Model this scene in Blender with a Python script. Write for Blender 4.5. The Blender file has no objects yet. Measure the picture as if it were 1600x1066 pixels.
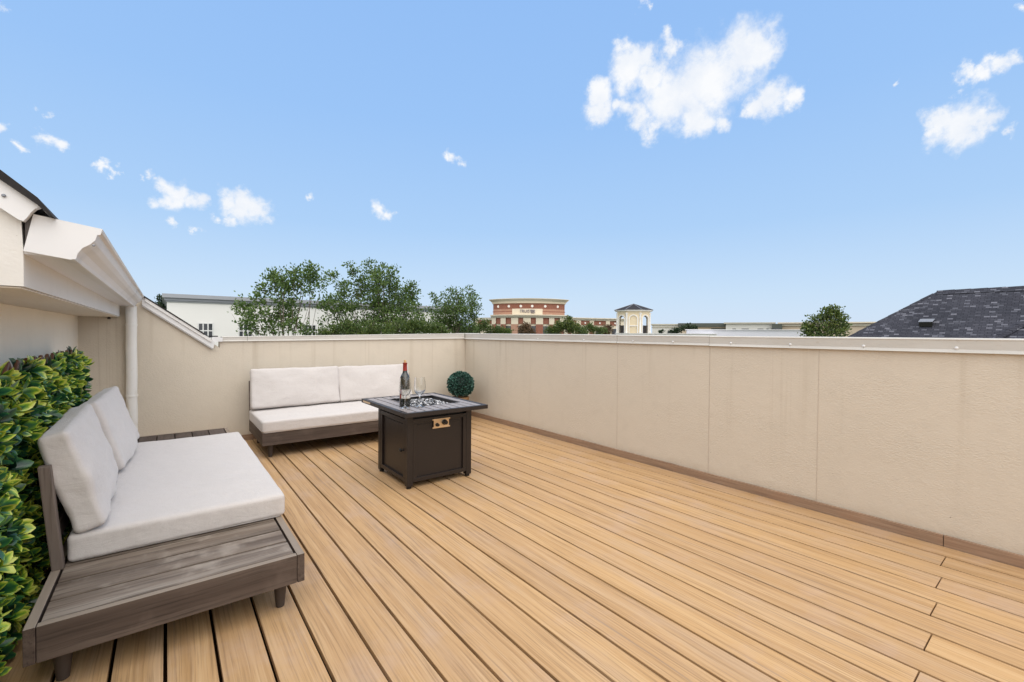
import bpy, bmesh, math, random
import numpy as np
from mathutils import Vector, Matrix, noise as mnoise

# ------------------------------------------------------------------ camera
F_PX, YAW, PITCH, ROLL, CAM_H = 696.1, 0.6606, -0.0173, 0.0071, 1.135
fw = Vector((math.sin(YAW)*math.cos(PITCH), math.cos(YAW)*math.cos(PITCH), math.sin(PITCH)))
rt = Vector((math.cos(YAW), -math.sin(YAW), 0)); up = rt.cross(fw)
cr, sr = math.cos(ROLL), math.sin(ROLL)
rt, up = cr*rt+sr*up, -sr*rt+cr*up
CAM = Vector((0, 0, CAM_H))
def ray(x, y):
    return (fw + rt*((x-800)/F_PX) - up*((y-533)/F_PX))
def at(x, y, D):
    """world point seen at photo pixel x,y, at horizontal distance D"""
    v = ray(x, y); v = v/math.hypot(v.x, v.y); return CAM+v*D
scene = bpy.context.scene
cam_d = bpy.data.cameras.new('camera'); cam = bpy.data.objects.new('camera', cam_d)
scene.collection.objects.link(cam)
cam_d.sensor_width = 36; cam_d.lens = 36*F_PX/1600; cam_d.clip_start = 0.05; cam_d.clip_end = 5000
M = Matrix.Identity(4)
for i in range(3):
    M[i][0], M[i][1], M[i][2], M[i][3] = rt[i], up[i], -fw[i], CAM[i]
cam.matrix_world = M
scene.camera = cam
scene.view_settings.view_transform = 'Standard'; scene.view_settings.look = 'None'
scene.view_settings.exposure = 0.0; scene.view_settings.gamma = 1.0
scene.view_settings.use_curve_mapping = False

# ------------------------------------------------------------------ node helpers
class NT:
    def __init__(s, nt): s.t = nt; s.N = nt.nodes; s.L = nt.links
    def n(s, typ, ins=None, **kw):
        nd = s.N.new(typ)
        for k, v in kw.items(): setattr(nd, k, v)
        for k, v in (ins or {}).items(): s.set(nd.inputs[k], v)
        return nd
    def set(s, sock, v):
        if isinstance(v, bpy.types.NodeSocket): s.L.new(v, sock)
        elif isinstance(v, (tuple, list)) and sock.type == 'RGBA' and len(v) == 3: sock.default_value = (*v, 1)
        else: sock.default_value = v
    def math(s, op, a, b=0.0, c=0.0, clamp=False):
        nd = s.N.new('ShaderNodeMath'); nd.operation = op; nd.use_clamp = clamp
        s.set(nd.inputs[0], a); s.set(nd.inputs[1], b); s.set(nd.inputs[2], c); return nd.outputs[0]
    def mix(s, f, a, b, blend='MIX'):
        nd = s.N.new('ShaderNodeMix'); nd.data_type = 'RGBA'; nd.blend_type = blend
        s.set(nd.inputs[0], f); s.set(nd.inputs[6], a); s.set(nd.inputs[7], b); return nd.outputs[2]
    def ramp(s, f, stops, interp='LINEAR'):
        nd = s.N.new('ShaderNodeValToRGB'); nd.color_ramp.interpolation = interp
        e = nd.color_ramp.elements
        while len(e) < len(stops): e.new(0.5)
        for el, (p, c) in zip(e, stops):
            el.position = p; el.color = (*c, 1) if isinstance(c, (tuple, list)) else (c, c, c, 1)
        s.set(nd.inputs[0], f); return nd.outputs[0]
    def mrange(s, v, a, b, c=0.0, d=1.0, smooth=True):
        nd = s.N.new('ShaderNodeMapRange'); nd.clamp = True
        if smooth: nd.interpolation_type = 'SMOOTHSTEP'
        s.set(nd.inputs[0], v)
        for i, x in enumerate((a, b, c, d)): s.set(nd.inputs[i+1], x)
        return nd.outputs[0]
    def noise(s, vec, scale, detail=4, rough=.5, dist=0.0, out=0):
        nd = s.n('ShaderNodeTexNoise', {'Scale': scale, 'Detail': detail, 'Roughness': rough, 'Distortion': dist})
        if vec is not None: s.L.new(vec, nd.inputs['Vector'])
        return nd.outputs[out]
    def mapping(s, vec, scale=(1, 1, 1), loc=(0, 0, 0), rot=(0, 0, 0)):
        nd = s.n('ShaderNodeMapping', {'Scale': scale, 'Location': loc, 'Rotation': rot}); s.L.new(vec, nd.inputs['Vector']); return nd.outputs[0]
    def bump(s, h, strength=.3, dist=.01, normal=None):
        nd = s.n('ShaderNodeBump', {'Height': h, 'Strength': strength, 'Distance': dist})
        if normal is not None: s.L.new(normal, nd.inputs['Normal'])
        return nd.outputs[0]

# ------------------------------------------------------------------ sky
world = bpy.data.worlds.new('World'); scene.world = world; world.use_nodes = True
w = NT(world.node_tree); w.N.clear()
SUN_EL, SUN_AZ = math.radians(56), math.radians(186)   # azimuth clockwise from +Y
tc = w.n('ShaderNodeTexCoord'); D = tc.outputs['Generated']
sepd = w.n('ShaderNodeSeparateXYZ', {0: D})
sky = w.n('ShaderNodeTexSky', sky_type='NISHITA', sun_disc=False, sun_elevation=SUN_EL, sun_rotation=SUN_AZ)
nish = w.mix(1.0, sky.outputs[0], (.085, .085, .085), 'MULTIPLY')
grad = w.ramp(sepd.outputs[2], [(0.0, (.70, .83, 1.0)), (.08, (.62, .795, 1.0)), (.22, (.45, .68, 1.0)), (.42, (.355, .60, 1.0)), (.7, (.30, .54, .98)), (1.0, (.25, .48, .95))])
base = w.mix(.1, grad, nish)
BL = [(1096,137,56),(1042,158,42),(1159,83,46),(1190,74,32),(1123,110,45),(1087,184,28),(1020,200,17),(1127,191,16),(985,108,31),(977,74,15),(1006,96,20),(1020,122,24),(1046,52,11),(1049,76,17),
 (936,150,23),(934,168,20),(968,164,18),(984,172,16),(997,182,20),(1204,152,28),(1177,168,19),(1235,152,18),(1501,195,40),(1465,188,24),(1532,191,22),(1577,204,11),(1496,216,18),
 (1510,114,15),(1532,110,19),(1568,92,18),(1550,87,13),(1487,141,9),(1584,88,11),(1599,6,12),(74,220,14),(92,226,11),(64,205,9),(64,168,8),(36,234,8),(0,204,13),
 (162,262,9),(171,274,7),(190,265,5),(216,279,6),(236,275,8),(250,284,5),(269,301,20),(261,316,17),(294,314,16),(303,362,6),(273,353,6),(357,313,18),(378,322,24),(399,322,19),(408,331,12),(360,337,12),(332,337,8),
 (384,307,15),(702,244,9),(718,252,7),(592,326,10),(605,333,10),(619,336,6),(478,297,5),(1412,130,6),(2,12,12),(1004,1,8)]
wn = w.n('ShaderNodeTexNoise', {'Vector': D, 'Scale': 22.0, 'Detail': 7.0, 'Roughness': .62})
off = w.n('ShaderNodeVectorMath', {0: wn.outputs['Color'], 1: (.5, .5, .5)}, operation='SUBTRACT')
off2 = w.n('ShaderNodeVectorMath', {0: off.outputs[0], 1: (.075, .075, .075)}, operation='MULTIPLY')
DW = w.n('ShaderNodeVectorMath', {0: D, 1: off2.outputs[0]}, operation='ADD').outputs[0]
field = None
for bx_, by_, br_ in BL:
    v = ray(bx_, by_); ct = 1.0/v.length; v = v*ct
    rad = br_/F_PX*ct**1.5*1.30
    dist = w.n('ShaderNodeVectorMath', {0: DW, 1: tuple(v)}, operation='DISTANCE').outputs['Value']
    wt = .42+.58*min(1, br_/24)
    q = w.math('MULTIPLY_ADD', dist, -wt/rad, wt)
    field = q if field is None else w.math('SMOOTH_MAX', field, q, .12)
fn = w.noise(D, 26.0, 9, .62)
dens = w.math('MULTIPLY_ADD', w.math('SUBTRACT', fn, .5), 1.15, field)
dens = w.mrange(dens, -.12, .66)
# bright clouds added overhead and behind the camera, out of frame, as fill light
ov = w.noise(D, 2.2, 6, .6)
bk_ = w.n('ShaderNodeVectorMath', {0: D, 1: (math.sin(YAW), math.cos(YAW), 0.0)}, operation='DOT_PRODUCT').outputs['Value']
behind = w.math('MULTIPLY_ADD', bk_, -.62, sepd.outputs[2])
ovd = w.math('MULTIPLY', w.mrange(w.math('MULTIPLY_ADD', w.math('SUBTRACT', ov, .5), .3, behind), .25, .47), .95)
cshade = w.ramp(w.noise(D, 15.0, 6, .6), [(.3, (.80, .86, .96)), (.6, (.96, .975, 1.0))])
skyc = w.mix(dens, base, cshade)
skyc = w.mix(ovd, skyc, (1.64, 1.61, 1.59))
bg = w.n('ShaderNodeBackground', {'Color': skyc, 'Strength': 1.0})
wo = w.n('ShaderNodeOutputWorld'); w.L.new(bg.outputs[0], wo.inputs[0])
world.cycles.sampling_method = 'MANUAL'; world.cycles.sample_map_resolution = 512

sun_d = bpy.data.lights.new('sun', 'SUN'); sun_d.energy = 1.25; sun_d.angle = math.radians(60); sun_d.color = (1.0, .94, .87)
sun = bpy.data.objects.new('sun', sun_d); scene.collection.objects.link(sun)
sdir = Vector((math.sin(SUN_AZ)*math.cos(SUN_EL), math.cos(SUN_AZ)*math.cos(SUN_EL), math.sin(SUN_EL)))
sun.rotation_euler = sdir.to_track_quat('Z', 'Y').to_euler()

# ------------------------------------------------------------------ materials
MATS = {}
def mat(name, build, rough=.6, spec=.5, metal=0.0):
    m = bpy.data.materials.new(name); m.use_nodes = True; t = NT(m.node_tree); t.N.clear()
    b = t.n('ShaderNodeBsdfPrincipled'); o = t.n('ShaderNodeOutputMaterial'); t.L.new(b.outputs[0], o.inputs[0])
    b.inputs['Roughness'].default_value = rough; b.inputs['Specular IOR Level'].default_value = spec; b.inputs['Metallic'].default_value = metal
    tcn = t.n('ShaderNodeTexCoord'); P = tcn.outputs['Object']
    build(t, b, P); MATS[name] = m; return m
def simple(name, col, rough=.6, spec=.5, metal=0.0, var=.12, scale=6.0, bump=0.0, bscale=60.0):
    def f(t, b, P):
        n_ = t.noise(P, scale, 5, .6)
        c = t.mix(n_, tuple(x*(1-var) for x in col), tuple(min(1, x*(1+var)) for x in col)); t.set(b.inputs['Base Color'], c)
        if bump: t.set(b.inputs['Normal'], t.bump(t.noise(P, bscale, 4), bump, .004))
    return mat(name, f, rough, spec, metal)

def stucco(name, col, stain=True, bstr=.45):
    def f(t, b, P):
        big = t.noise(P, 1.3, 5, .6); med = t.noise(P, 9, 5, .6)
        c = t.mix(big, tuple(x*.93 for x in col), tuple(x*1.05 for x in col))
        c = t.mix(t.math('MULTIPLY', t.mrange(med, .45, .75), .25), c, tuple(x*.86 for x in col))
        if stain:   # faint vertical rain marks starting below the coping
            sx = t.mapping(P, (9, 9, .35)); st = t.noise(sx, 1.0, 3, .6)
            sep = t.n('ShaderNodeSeparateXYZ', {0: P})
            k = t.math('MULTIPLY', t.mrange(st, .56, .74), t.mrange(sep.outputs[2], .1, 1.0))
            c = t.mix(t.math('MULTIPLY', k, .38), c, (col[0]*.70, col[1]*.66, col[2]*.60))
            s2 = t.noise(t.mapping(P, (46, 46, .5)), 1.0, 3, .6); s3 = t.noise(t.mapping(P, (1.3, 1.3, .2)), 1.0, 2, .5)
            k2 = t.math('MULTIPLY', t.math('MULTIPLY', t.mrange(s2, .56, .68), t.mrange(s3, .50, .62)), t.mrange(sep.outputs[2], .0, .95))
            c = t.mix(t.math('MULTIPLY', k2, .32), c, (col[0]*.60, col[1]*.54, col[2]*.47))
            bd = t.math('MULTIPLY', t.mrange(t.math('ADD', sep.outputs[2], t.math('MULTIPLY', t.noise(P, 14, 4, .6), .12)), .20, .09), .35)
            c = t.mix(bd, c, (col[0]*.72, col[1]*.66, col[2]*.58))
        spots = t.noise(P, 55, 2, .5)
        c = t.mix(t.mrange(spots, .78, .84), c, (.2, .16, .12)); t.set(b.inputs['Base Color'], c)
        v = t.n('ShaderNodeTexVoronoi', {'Vector': t.mapping(P, (1, 1, 1.7)), 'Scale': 95.0}, feature='SMOOTH_F1')
        h1 = t.noise(t.mapping(P, (1, 1, 2.0)), 70, 5, .62); h2 = t.noise(P, 12, 4, .55)
        patch = t.mrange(t.noise(t.mapping(P, (1, 1, 1.6)), 2.1, 3, .5), .42, .62, .35, 1.0)
        h = t.math('ADD', t.math('MULTIPLY', t.math('ADD', h1, t.math('MULTIPLY', v.outputs['Distance'], -.5)), patch), t.math('MULTIPLY', h2, .9))
        t.set(b.inputs['Normal'], t.bump(h, bstr, .006))
    return mat(name, f, .9, .2)
stucco('stucco_beige', (.655, .588, .49)); stucco('stucco_house', (.88, .80, .665), stain=False, bstr=.3)
stucco('stucco_soffit', (.74, .67, .57), stain=False, bstr=.8)
stucco('stucco_trim', (.74, .72, .68), stain=False, bstr=.15)
simple('white_metal', (.74, .74, .745), .42, .5, 0, .05, 3)
def f(t, b, P):
    n_ = t.noise(t.mapping(P, (.6, .6, 3)), 2.5, 5, .65)
    c = t.ramp(n_, [(.3, (.50, .475, .43)), (.7, (.60, .58, .54))])
    sp = t.noise(P, 40, 3); c = t.mix(t.math('MULTIPLY', t.mrange(sp, .62, .75), .4), c, (.45, .40, .34)); t.set(b.inputs['Base Color'], c)
    t.set(b.inputs['Normal'], t.bump(t.noise(P, 3, 2), .1, .01))
mat('coping_metal', f, .45, .5)
def f(t, b, P):
    n_ = t.noise(P, 3.5, 6, .65); m_ = t.mrange(t.noise(P, 1.7, 5, .7), .5, .72)
    c = t.mix(n_, (.70, .69, .67), (.80, .79, .78)); c = t.mix(t.math('MULTIPLY', m_, .6), c, (.50, .50, .50)); t.set(b.inputs['Base Color'], c)
mat('gutter_metal', f, .5, .5)
def f(t, b, P):
    n_ = t.noise(t.mapping(P, (1, 1, .6)), 5, 6, .65)
    c = t.ramp(n_, [(.35, (.80, .79, .755)), (.58, (.84, .83, .80)), (.74, (.62, .56, .47))]); t.set(b.inputs['Base Color'], c)
    t.set(b.inputs['Normal'], t.bump(t.noise(P, 4, 2), .3, .02))
mat('downspout_paint', f, .4, .5)

def f(t, b, P):   # composite deck boards: streaks along Y, tone per board
    at_ = t.n('ShaderNodeAttribute', attribute_name='rnd'); r = at_.outputs['Fac']
    cb = t.n('ShaderNodeCombineXYZ', {0: t.math('MULTIPLY', r, 37.0), 1: t.math('MULTIPLY', r, 91.0), 2: 0.0})
    P2 = t.n('ShaderNodeVectorMath', {0: P, 1: cb.outputs[0]}, operation='ADD').outputs[0]
    wob = t.noise(t.mapping(P2, (3, 1.2, 1)), 1.0, 3, .5, out=1)
    P3 = t.mix(.035, P2, wob, 'ADD')
    g1 = t.noise(t.mapping(P3, (150, 2.2, 1)), 1.0, 5, .65); g2 = t.noise(t.mapping(P3, (34, .9, 1)), 1.0, 5, .6)
    g3 = t.noise(t.mapping(P2, (7, .8, 1)), 1.0, 4, .6)
    c = t.ramp(g2, [(.30, (.415, .245, .108)), (.5, (.505, .315, .153)), (.70, (.56, .37, .195))])
    c = t.mix(t.mrange(g3, .48, .70, 0, .5), c, (.46, .33, .225))
    c = t.mix(t.mrange(g1, .49, .64, 0, .60), c, (.27, .165, .085))
    c = t.mix(t.mrange(g1, .46, .32, 0, .45), c, (.62, .45, .28))
    dk = t.noise(t.mapping(P3, (60, .7, 1), (5, 3, 0)), 1.0, 4, .6); c = t.mix(t.mrange(dk, .59, .72, 0, .65), c, (.27, .19, .135))
    pk = t.noise(P2, 2.6, 5, .65); c = t.mix(t.mrange(pk, .5, .7, 0, .35), c, (.49, .355, .275))
    tone = t.mrange(r, 0, 1, .95, 1.04, smooth=False)
    tv = t.n('ShaderNodeCombineColor', {0: tone, 1: tone, 2: t.math('MULTIPLY', tone, t.mrange(r, 0, 1, 1.02, .97, smooth=False))})
    c = t.mix(1.0, c, tv.outputs[0], 'MULTIPLY'); t.set(b.inputs['Base Color'], c)
    fine = t.noise(t.mapping(P3, (420, 9, 1)), 1.0, 3, .6)
    t.set(b.inputs['Normal'], t.bump(t.math('ADD', g1, t.math('MULTIPLY', fine, .6)), .35, .0012))
    t.set(b.inputs['Roughness'], t.mrange(g2, .3, .7, .58, .72))
mat('deck_board', f, .65, .35)
def f(t, b, P):
    wob = t.mapping(P, (1, 1, 1)); g = t.noise(t.mapping(wob, (4, 4, 140)), 1.0, 5, .65); g2 = t.noise(P, 5, 4, .6)
    c = t.ramp(g, [(.3, (.21, .135, .09)), (.55, (.335, .225, .15)), (.75, (.42, .30, .215))])
    c = t.mix(t.mrange(g2, .4, .7, 0, .4), c, (.36, .21, .13)); t.set(b.inputs['Base Color'], c)
    t.set(b.inputs['Normal'], t.bump(g, .3, .001))
mat('skirting_board', f, .6, .35)
simple('under_deck', (.03, .014, .005), .9, .1)

def wood(name, axis, dark, mid, light, lf=1.0, top_light=False):
    sc = {0: (2.2, 90, 90), 1: (90, 2.2, 90), 2: (90, 90, 2.2)}[axis]; s2 = tuple(x*.22 if x > 10 else 1.1 for x in sc)
    def f(t, b, P):
        P1 = t.mix(.02, P, t.noise(P, 3, 3, out=1), 'ADD')
        at_ = t.n('ShaderNodeAttribute', attribute_name='rnd')
        P1 = t.n('ShaderNodeVectorMath', {0: P1, 1: t.n('ShaderNodeCombineXYZ', {0: t.math('MULTIPLY', at_.outputs['Fac'], 7.0), 1: t.math('MULTIPLY', at_.outputs['Fac'], 3.0), 2: 0.0}).outputs[0]}, operation='ADD').outputs[0]
        g = t.noise(t.mapping(P1, sc), 1.0, 5, .65); g2 = t.noise(t.mapping(P1, s2), 1.0, 5, .6); g3 = t.noise(P1, 6, 4, .6)
        c = t.ramp(g2, [(.3, dark), (.52, mid), (.75, light)])
        c = t.mix(t.mrange(g, .48, .68, 0, .75), c, tuple(x*.5 for x in dark))
        c = t.mix(t.math('MULTIPLY', t.mrange(g3, .5, .7), .35*lf), c, tuple(min(1, x*1.25) for x in light)); t.set(b.inputs['Base Color'], c)
        if top_light:   # stronger light on upper faces painted in as a paler colour
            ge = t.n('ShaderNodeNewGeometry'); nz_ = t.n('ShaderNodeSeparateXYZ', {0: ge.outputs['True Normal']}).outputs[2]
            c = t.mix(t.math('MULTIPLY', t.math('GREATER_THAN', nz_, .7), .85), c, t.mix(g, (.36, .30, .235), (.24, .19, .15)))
        t.set(b.inputs['Base Color'], c); t.set(b.inputs['Normal'], t.bump(g, .4, .0015))
    return mat(name, f, .62, .35)
wood('wood_rail', 0, (.064, .045, .036), (.092, .067, .054), (.13, .10, .083), top_light=True); wood('wood_rail_side', 1, (.064, .045, .036), (.092, .067, .054), (.13, .10, .083), top_light=True)
wood('wood_top', 0, (.125, .098, .078), (.205, .168, .138), (.32, .28, .24), 1.4); wood('wood_top_side', 1, (.105, .077, .058), (.195, .153, .12), (.34, .295, .25), 1.4)
wood('wood_dark', 1, (.05, .034, .03), (.075, .055, .048), (.10, .078, .068)); wood('wood_post', 2, (.125, .095, .078), (.165, .13, .11), (.215, .172, .148))
simple('leg_wood', (.05, .038, .033), .5, .4, 0, .25, 20)
def f(t, b, P):
    w1 = t.n('ShaderNodeTexWave', {'Vector': P, 'Scale': 240.0, 'Distortion': 2.0, 'Detail': 2.0}, wave_type='BANDS', bands_direction='X')
    w2 = t.n('ShaderNodeTexWave', {'Vector': P, 'Scale': 240.0, 'Distortion': 2.0, 'Detail': 2.0}, wave_type='BANDS', bands_direction='Y')
    w3 = t.n('ShaderNodeTexWave', {'Vector': P, 'Scale': 240.0, 'Distortion': 2.0, 'Detail': 2.0}, wave_type='BANDS', bands_direction='Z')
    n_ = t.noise(P, 260, 3, .7); n2 = t.noise(P, 5, 4, .6); fib = t.noise(t.mapping(P, (30, 400, 400)), 1.0, 3, .6); fib2 = t.noise(t.mapping(P, (400, 400, 30)), 1.0, 3, .6)
    c = t.mix(n2, (.57, .535, .515), (.62, .585, .565)); c = t.mix(t.mrange(n_, .5, .72, 0, .22), c, (.47, .43, .41))
    c = t.mix(t.mrange(t.math('MULTIPLY', t.math('ADD', fib, fib2), .5), .50, .64, 0, .28), c, (.44, .405, .385)); t.set(b.inputs['Base Color'], c)
    h = t.math('ADD', t.math('ADD', w1.outputs[1], w2.outputs[1]), t.math('ADD', w3.outputs[1], t.math('MULTIPLY', n_, 2.0)))
    wr = t.noise(P, 7, 3, .5)
    wr2 = t.noise(t.mapping(P, (5, 5, 14), rot=(0, .3, .4)), 1.0, 4, .6, 1.2); nb = t.bump(t.math('ADD', wr, t.math('MULTIPLY', wr2, .35)), .5, .02); t.set(b.inputs['Normal'], t.bump(h, .22, .0008, nb))
    t.set(b.inputs['Sheen Weight'], .25)
mat('cushion_fabric', f, .92, .15)
simple('cushion_piping', (.50, .46, .44), .9, .15)
simple('button_dark', (.05, .045, .04), .5)
def f(t, b, P):
    n_ = t.noise(P, 4, 5, .6); sp = t.noise(P, 300, 2)
    t.set(b.inputs['Base Color'], t.mix(n_, (.011, .007, .006), (.018, .0125, .011))); t.set(b.inputs['Normal'], t.bump(sp, .25, .0006))
mat('bronze_steel', f, .42, .5)
mat('bronze_sky_sheen', lambda t, b, P: (t.set(b.inputs['Base Color'], t.mix(t.noise(P, 4, 4), (.25, .222, .215), (.32, .285, .275))), t.set(b.inputs['Normal'], t.bump(t.noise(P, 300, 2), .2, .0005))), .36, .6)  # sky reflection on the slats painted in as a paler base colour
simple('black_plastic', (.012, .012, .012), .3, .5); simple('brass_plate', (.72, .55, .36), .32, .6, .75, .06)
simple('tray_steel', (.02, .018, .018), .45, .5)
def f(t, b, P):
    at_ = t.n('ShaderNodeAttribute', attribute_name='rnd')
    t.set(b.inputs['Base Color'], t.ramp(at_.outputs['Fac'], [(0, (.010, .010, .012)), (.42, (.035, .035, .04)), (.62, (.28, .29, .31)), (.82, (.78, .78, .80))], 'CONSTANT'))
mat('fire_glass', f, .08, .9)
def glass(name, col, rough=0.0, ior=1.45):
    def f(t, b, P):
        t.set(b.inputs['Base Color'], col); t.set(b.inputs['Transmission Weight'], 1.0); t.set(b.inputs['IOR'], ior)
    return mat(name, f, rough, .5)
glass('clear_glass', (.97, .98, .98))
mat('wine_glass_bottle', lambda t, b, P: (t.set(b.inputs['Base Color'], t.mix(t.noise(P, 8), (.006, .008, .005), (.012, .014, .010))), t.set(b.inputs['Coat Weight'], .6)), .06, .6)
simple('capsule_red', (.30, .03, .022), .35, .5); simple('cork', (.55, .37, .2), .8, .2, 0, .3, 80)
def f(t, b, P):
    sep = t.n('ShaderNodeSeparateXYZ', {0: P}); n_ = t.noise(P, 60, 3)
    k = t.math('GREATER_THAN', sep.outputs[0], -.026)
    c = t.mix(n_, (.74, .71, .66), (.82, .79, .74)); c = t.mix(k, (.33, .06, .05), c)
    ln = t.math('MULTIPLY', t.math('GREATER_THAN', t.noise(t.mapping(P, (140, 140, 30)), 1.0, 2), .6), t.math('GREATER_THAN', t.math('SINE', t.math('MULTIPLY', sep.outputs[2], 700.0)), .55))
    t.set(b.inputs['Base Color'], t.mix(t.math('MULTIPLY', ln, t.math('MULTIPLY', k, .6)), c, (.2, .15, .13)))
mat('bottle_label', f, .6, .3)
def leafmat(name, stops, rough=.38, trans=.12, coat=.0):
    def f(t, b, P):
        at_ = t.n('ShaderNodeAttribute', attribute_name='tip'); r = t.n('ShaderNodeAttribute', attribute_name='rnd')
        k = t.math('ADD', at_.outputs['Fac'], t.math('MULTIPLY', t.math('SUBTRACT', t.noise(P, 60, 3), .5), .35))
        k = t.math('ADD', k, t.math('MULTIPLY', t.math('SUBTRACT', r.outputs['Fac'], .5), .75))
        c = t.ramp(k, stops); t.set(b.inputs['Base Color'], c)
        t.set(b.inputs['Transmission Weight'], 0.0); t.set(b.inputs['Subsurface Weight'], 0.0); t.set(b.inputs['Coat Weight'], coat)
        tr = t.n('ShaderNodeBsdfTranslucent', {'Color': c}); mx = t.n('ShaderNodeMixShader', {0: trans}); o = [n for n in t.N if n.type == 'OUTPUT_MATERIAL'][0]
        t.L.new(b.outputs[0], mx.inputs[1]); t.L.new(tr.outputs[0], mx.inputs[2]); t.L.new(mx.outputs[0], o.inputs[0])
    return mat(name, f, rough, .5)
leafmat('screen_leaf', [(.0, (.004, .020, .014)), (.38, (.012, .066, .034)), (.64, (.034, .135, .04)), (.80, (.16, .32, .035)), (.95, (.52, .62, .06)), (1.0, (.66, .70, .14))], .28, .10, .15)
leafmat('ball_leaf', [(.0, (.004, .022, .016)), (.4, (.014, .065, .042)), (.75, (.05, .16, .12)), (1.0, (.22, .38, .34))], .45, .1)
leafmat('oak_leaf', [(.0, (.040, .078, .022)), (.5, (.105, .180, .040)), (1.0, (.23, .31, .09))], .5, .35)
leafmat('bush_leaf', [(.0, (.035, .070, .018)), (.5, (.095, .155, .035)), (1.0, (.22, .25, .07))], .5, .35)
leafmat('red_leaf', [(.0, (.07, .045, .02)), (.5, (.13, .08, .035)), (1.0, (.2, .12, .06))], .55, .25)
leafmat('magnolia_leaf', [(.0, (.026, .055, .015)), (.5, (.085, .14, .028)), (1.0, (.30, .32, .08))], .4, .25)
leafmat('pine_leaf', [(.0, (.01, .026, .012)), (1.0, (.05, .08, .03))], .6, .1)
simple('bark', (.16, .13, .10), .9, .2, 0, .35, 14, .6, 30)
simple('lattice_wood', (.16, .075, .04), .6, .4, 0, .3, 30); simple('pot_clay', (.30, .17, .08), .6, .4, 0, .25, 12)
def f(t, b, P):
    rows = t.n('ShaderNodeTexBrick', {'Vector': None} if False else {}, offset=.37, squash=1.0)
    uv = t.n('ShaderNodeUVMap', uv_map='uv'); t.L.new(uv.outputs[0], rows.inputs['Vector'])
    for k, v in {'Scale': 1.0, 'Mortar Size': .004, 'Mortar Smooth': .4, 'Bias': -.15, 'Brick Width': .085, 'Row Height': .046}.items(): rows.inputs[k].default_value = v
    rows.inputs['Color1'].default_value = (0, 0, 0, 1); rows.inputs['Color2'].default_value = (1, 1, 1, 1); rows.inputs['Mortar'].default_value = (0, 0, 0, 1)
    cell = t.math('MULTIPLY', rows.outputs[0], 1.0)
    c = t.ramp(cell, [(0.0, (.030, .032, .044)), (.5, (.046, .049, .064)), (.62, (.06, .063, .08)), (.76, (.14, .145, .175)), (1.0, (.30, .30, .345))])
    n_ = t.noise(P, 90, 4, .7); n3 = t.noise(P, 1.2, 4)
    c = t.mix(t.mrange(n_, .35, .7, 0, .5), c, (.05, .052, .066)); c = t.mix(t.mrange(n3, .4, .7, 0, .3), c, (.10, .10, .125))
    c = t.mix(rows.outputs['Fac'], c, (.022, .023, .03)); t.set(b.inputs['Base Color'], c)
    t.set(b.inputs['Normal'], t.bump(t.math('SUBTRACT', t.math('MULTIPLY', n_, .3), rows.outputs['Fac']), .6, .01))
mat('roof_shingle', f, .9, .2)
simple('roof_shingle_edge', (.03, .028, .028), .9, .2, 0, .4, 60)
def brickm(name, c1, c2, mort, W=.22, H=.085):
    def f(t, b, P):
        uv = t.n('ShaderNodeUVMap', uv_map='uv'); br = t.n('ShaderNodeTexBrick', {'Scale': 1.0, 'Mortar Size': .008, 'Brick Width': W, 'Row Height': H, 'Color1': c1, 'Color2': c2, 'Mortar': mort}); t.L.new(uv.outputs[0], br.inputs['Vector'])
        t.set(b.inputs['Base Color'], t.mix(t.mrange(t.noise(P, 1.5, 4), .4, .7, 0, .25), br.outputs[0], c1))
    return mat(name, f, .85, .2)
brickm('brick_red', (.235, .075, .045), (.30, .115, .075), (.33, .22, .17)); brickm('brick_band', (.40, .20, .13), (.47, .27, .19), (.45, .32, .25))
simple('limestone', (.72, .64, .50), .85, .2, 0, .08, 1.5); simple('cream_stucco_far', (.70, .59, .42), .9, .2, 0, .08, 1.0); simple('cornice_far', (.52, .49, .40), .8, .2, 0, .08, 1.0)
simple('white_stucco_far', (.84, .83, .81), .9, .2, 0, .05, .4); simple('tower_white', (.80, .78, .73), .8, .2, 0, .06, 2.0); simple('tower_cream', (.72, .61, .42), .85, .2, 0, .06, 2.0)
simple('grey_flashing', (.25, .265, .30), .4, .5, .2, .15, 1.0); simple('grey_flashing_light', (.36, .375, .41), .4, .5, .2, .1, 1.0)
simple('window_dark', (.035, .04, .05), .12, .8, 0, .3, 2.0); simple('muntin_white', (.75, .75, .75), .5); simple('sign_letter', (.10, .08, .13), .5)
simple('medallion', (.88, .86, .8), .7); simple('roof_membrane', (.66, .67, .72), .8, .2, 0, .05, .3); simple('pale_wall_far', (.66, .65, .60), .9, .2, 0, .06, .3)
simple('dark_roof_far', (.10, .11, .095), .8, .3, 0, .15, .5); simple('tower_roof_tile', (.020, .017, .019), .7, .3, 0, .35, 3.0); simple('opening_dark', (.09, .08, .075), .9, .2)
simple('balustrade', (.62, .62, .62), .7); simple('tan_wall_far', (.60, .50, .38), .9, .2, 0, .08, .3); simple('cable_black', (.03, .03, .03), .6)
def f(t, b, P):
    n_ = t.noise(P, .02, 5, .6); n2 = t.noise(P, .4, 5, .6)
    c = t.ramp(n_, [(.42, (.05, .09, .03)), (.5, (.055, .055, .055)), (.58, (.07, .11, .035))]); t.set(b.inputs['Base Color'], t.mix(t.math('MULTIPLY', n2, .5), c, (.09, .10, .05)))
mat('ground_mix', f, .95, .1)

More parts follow.
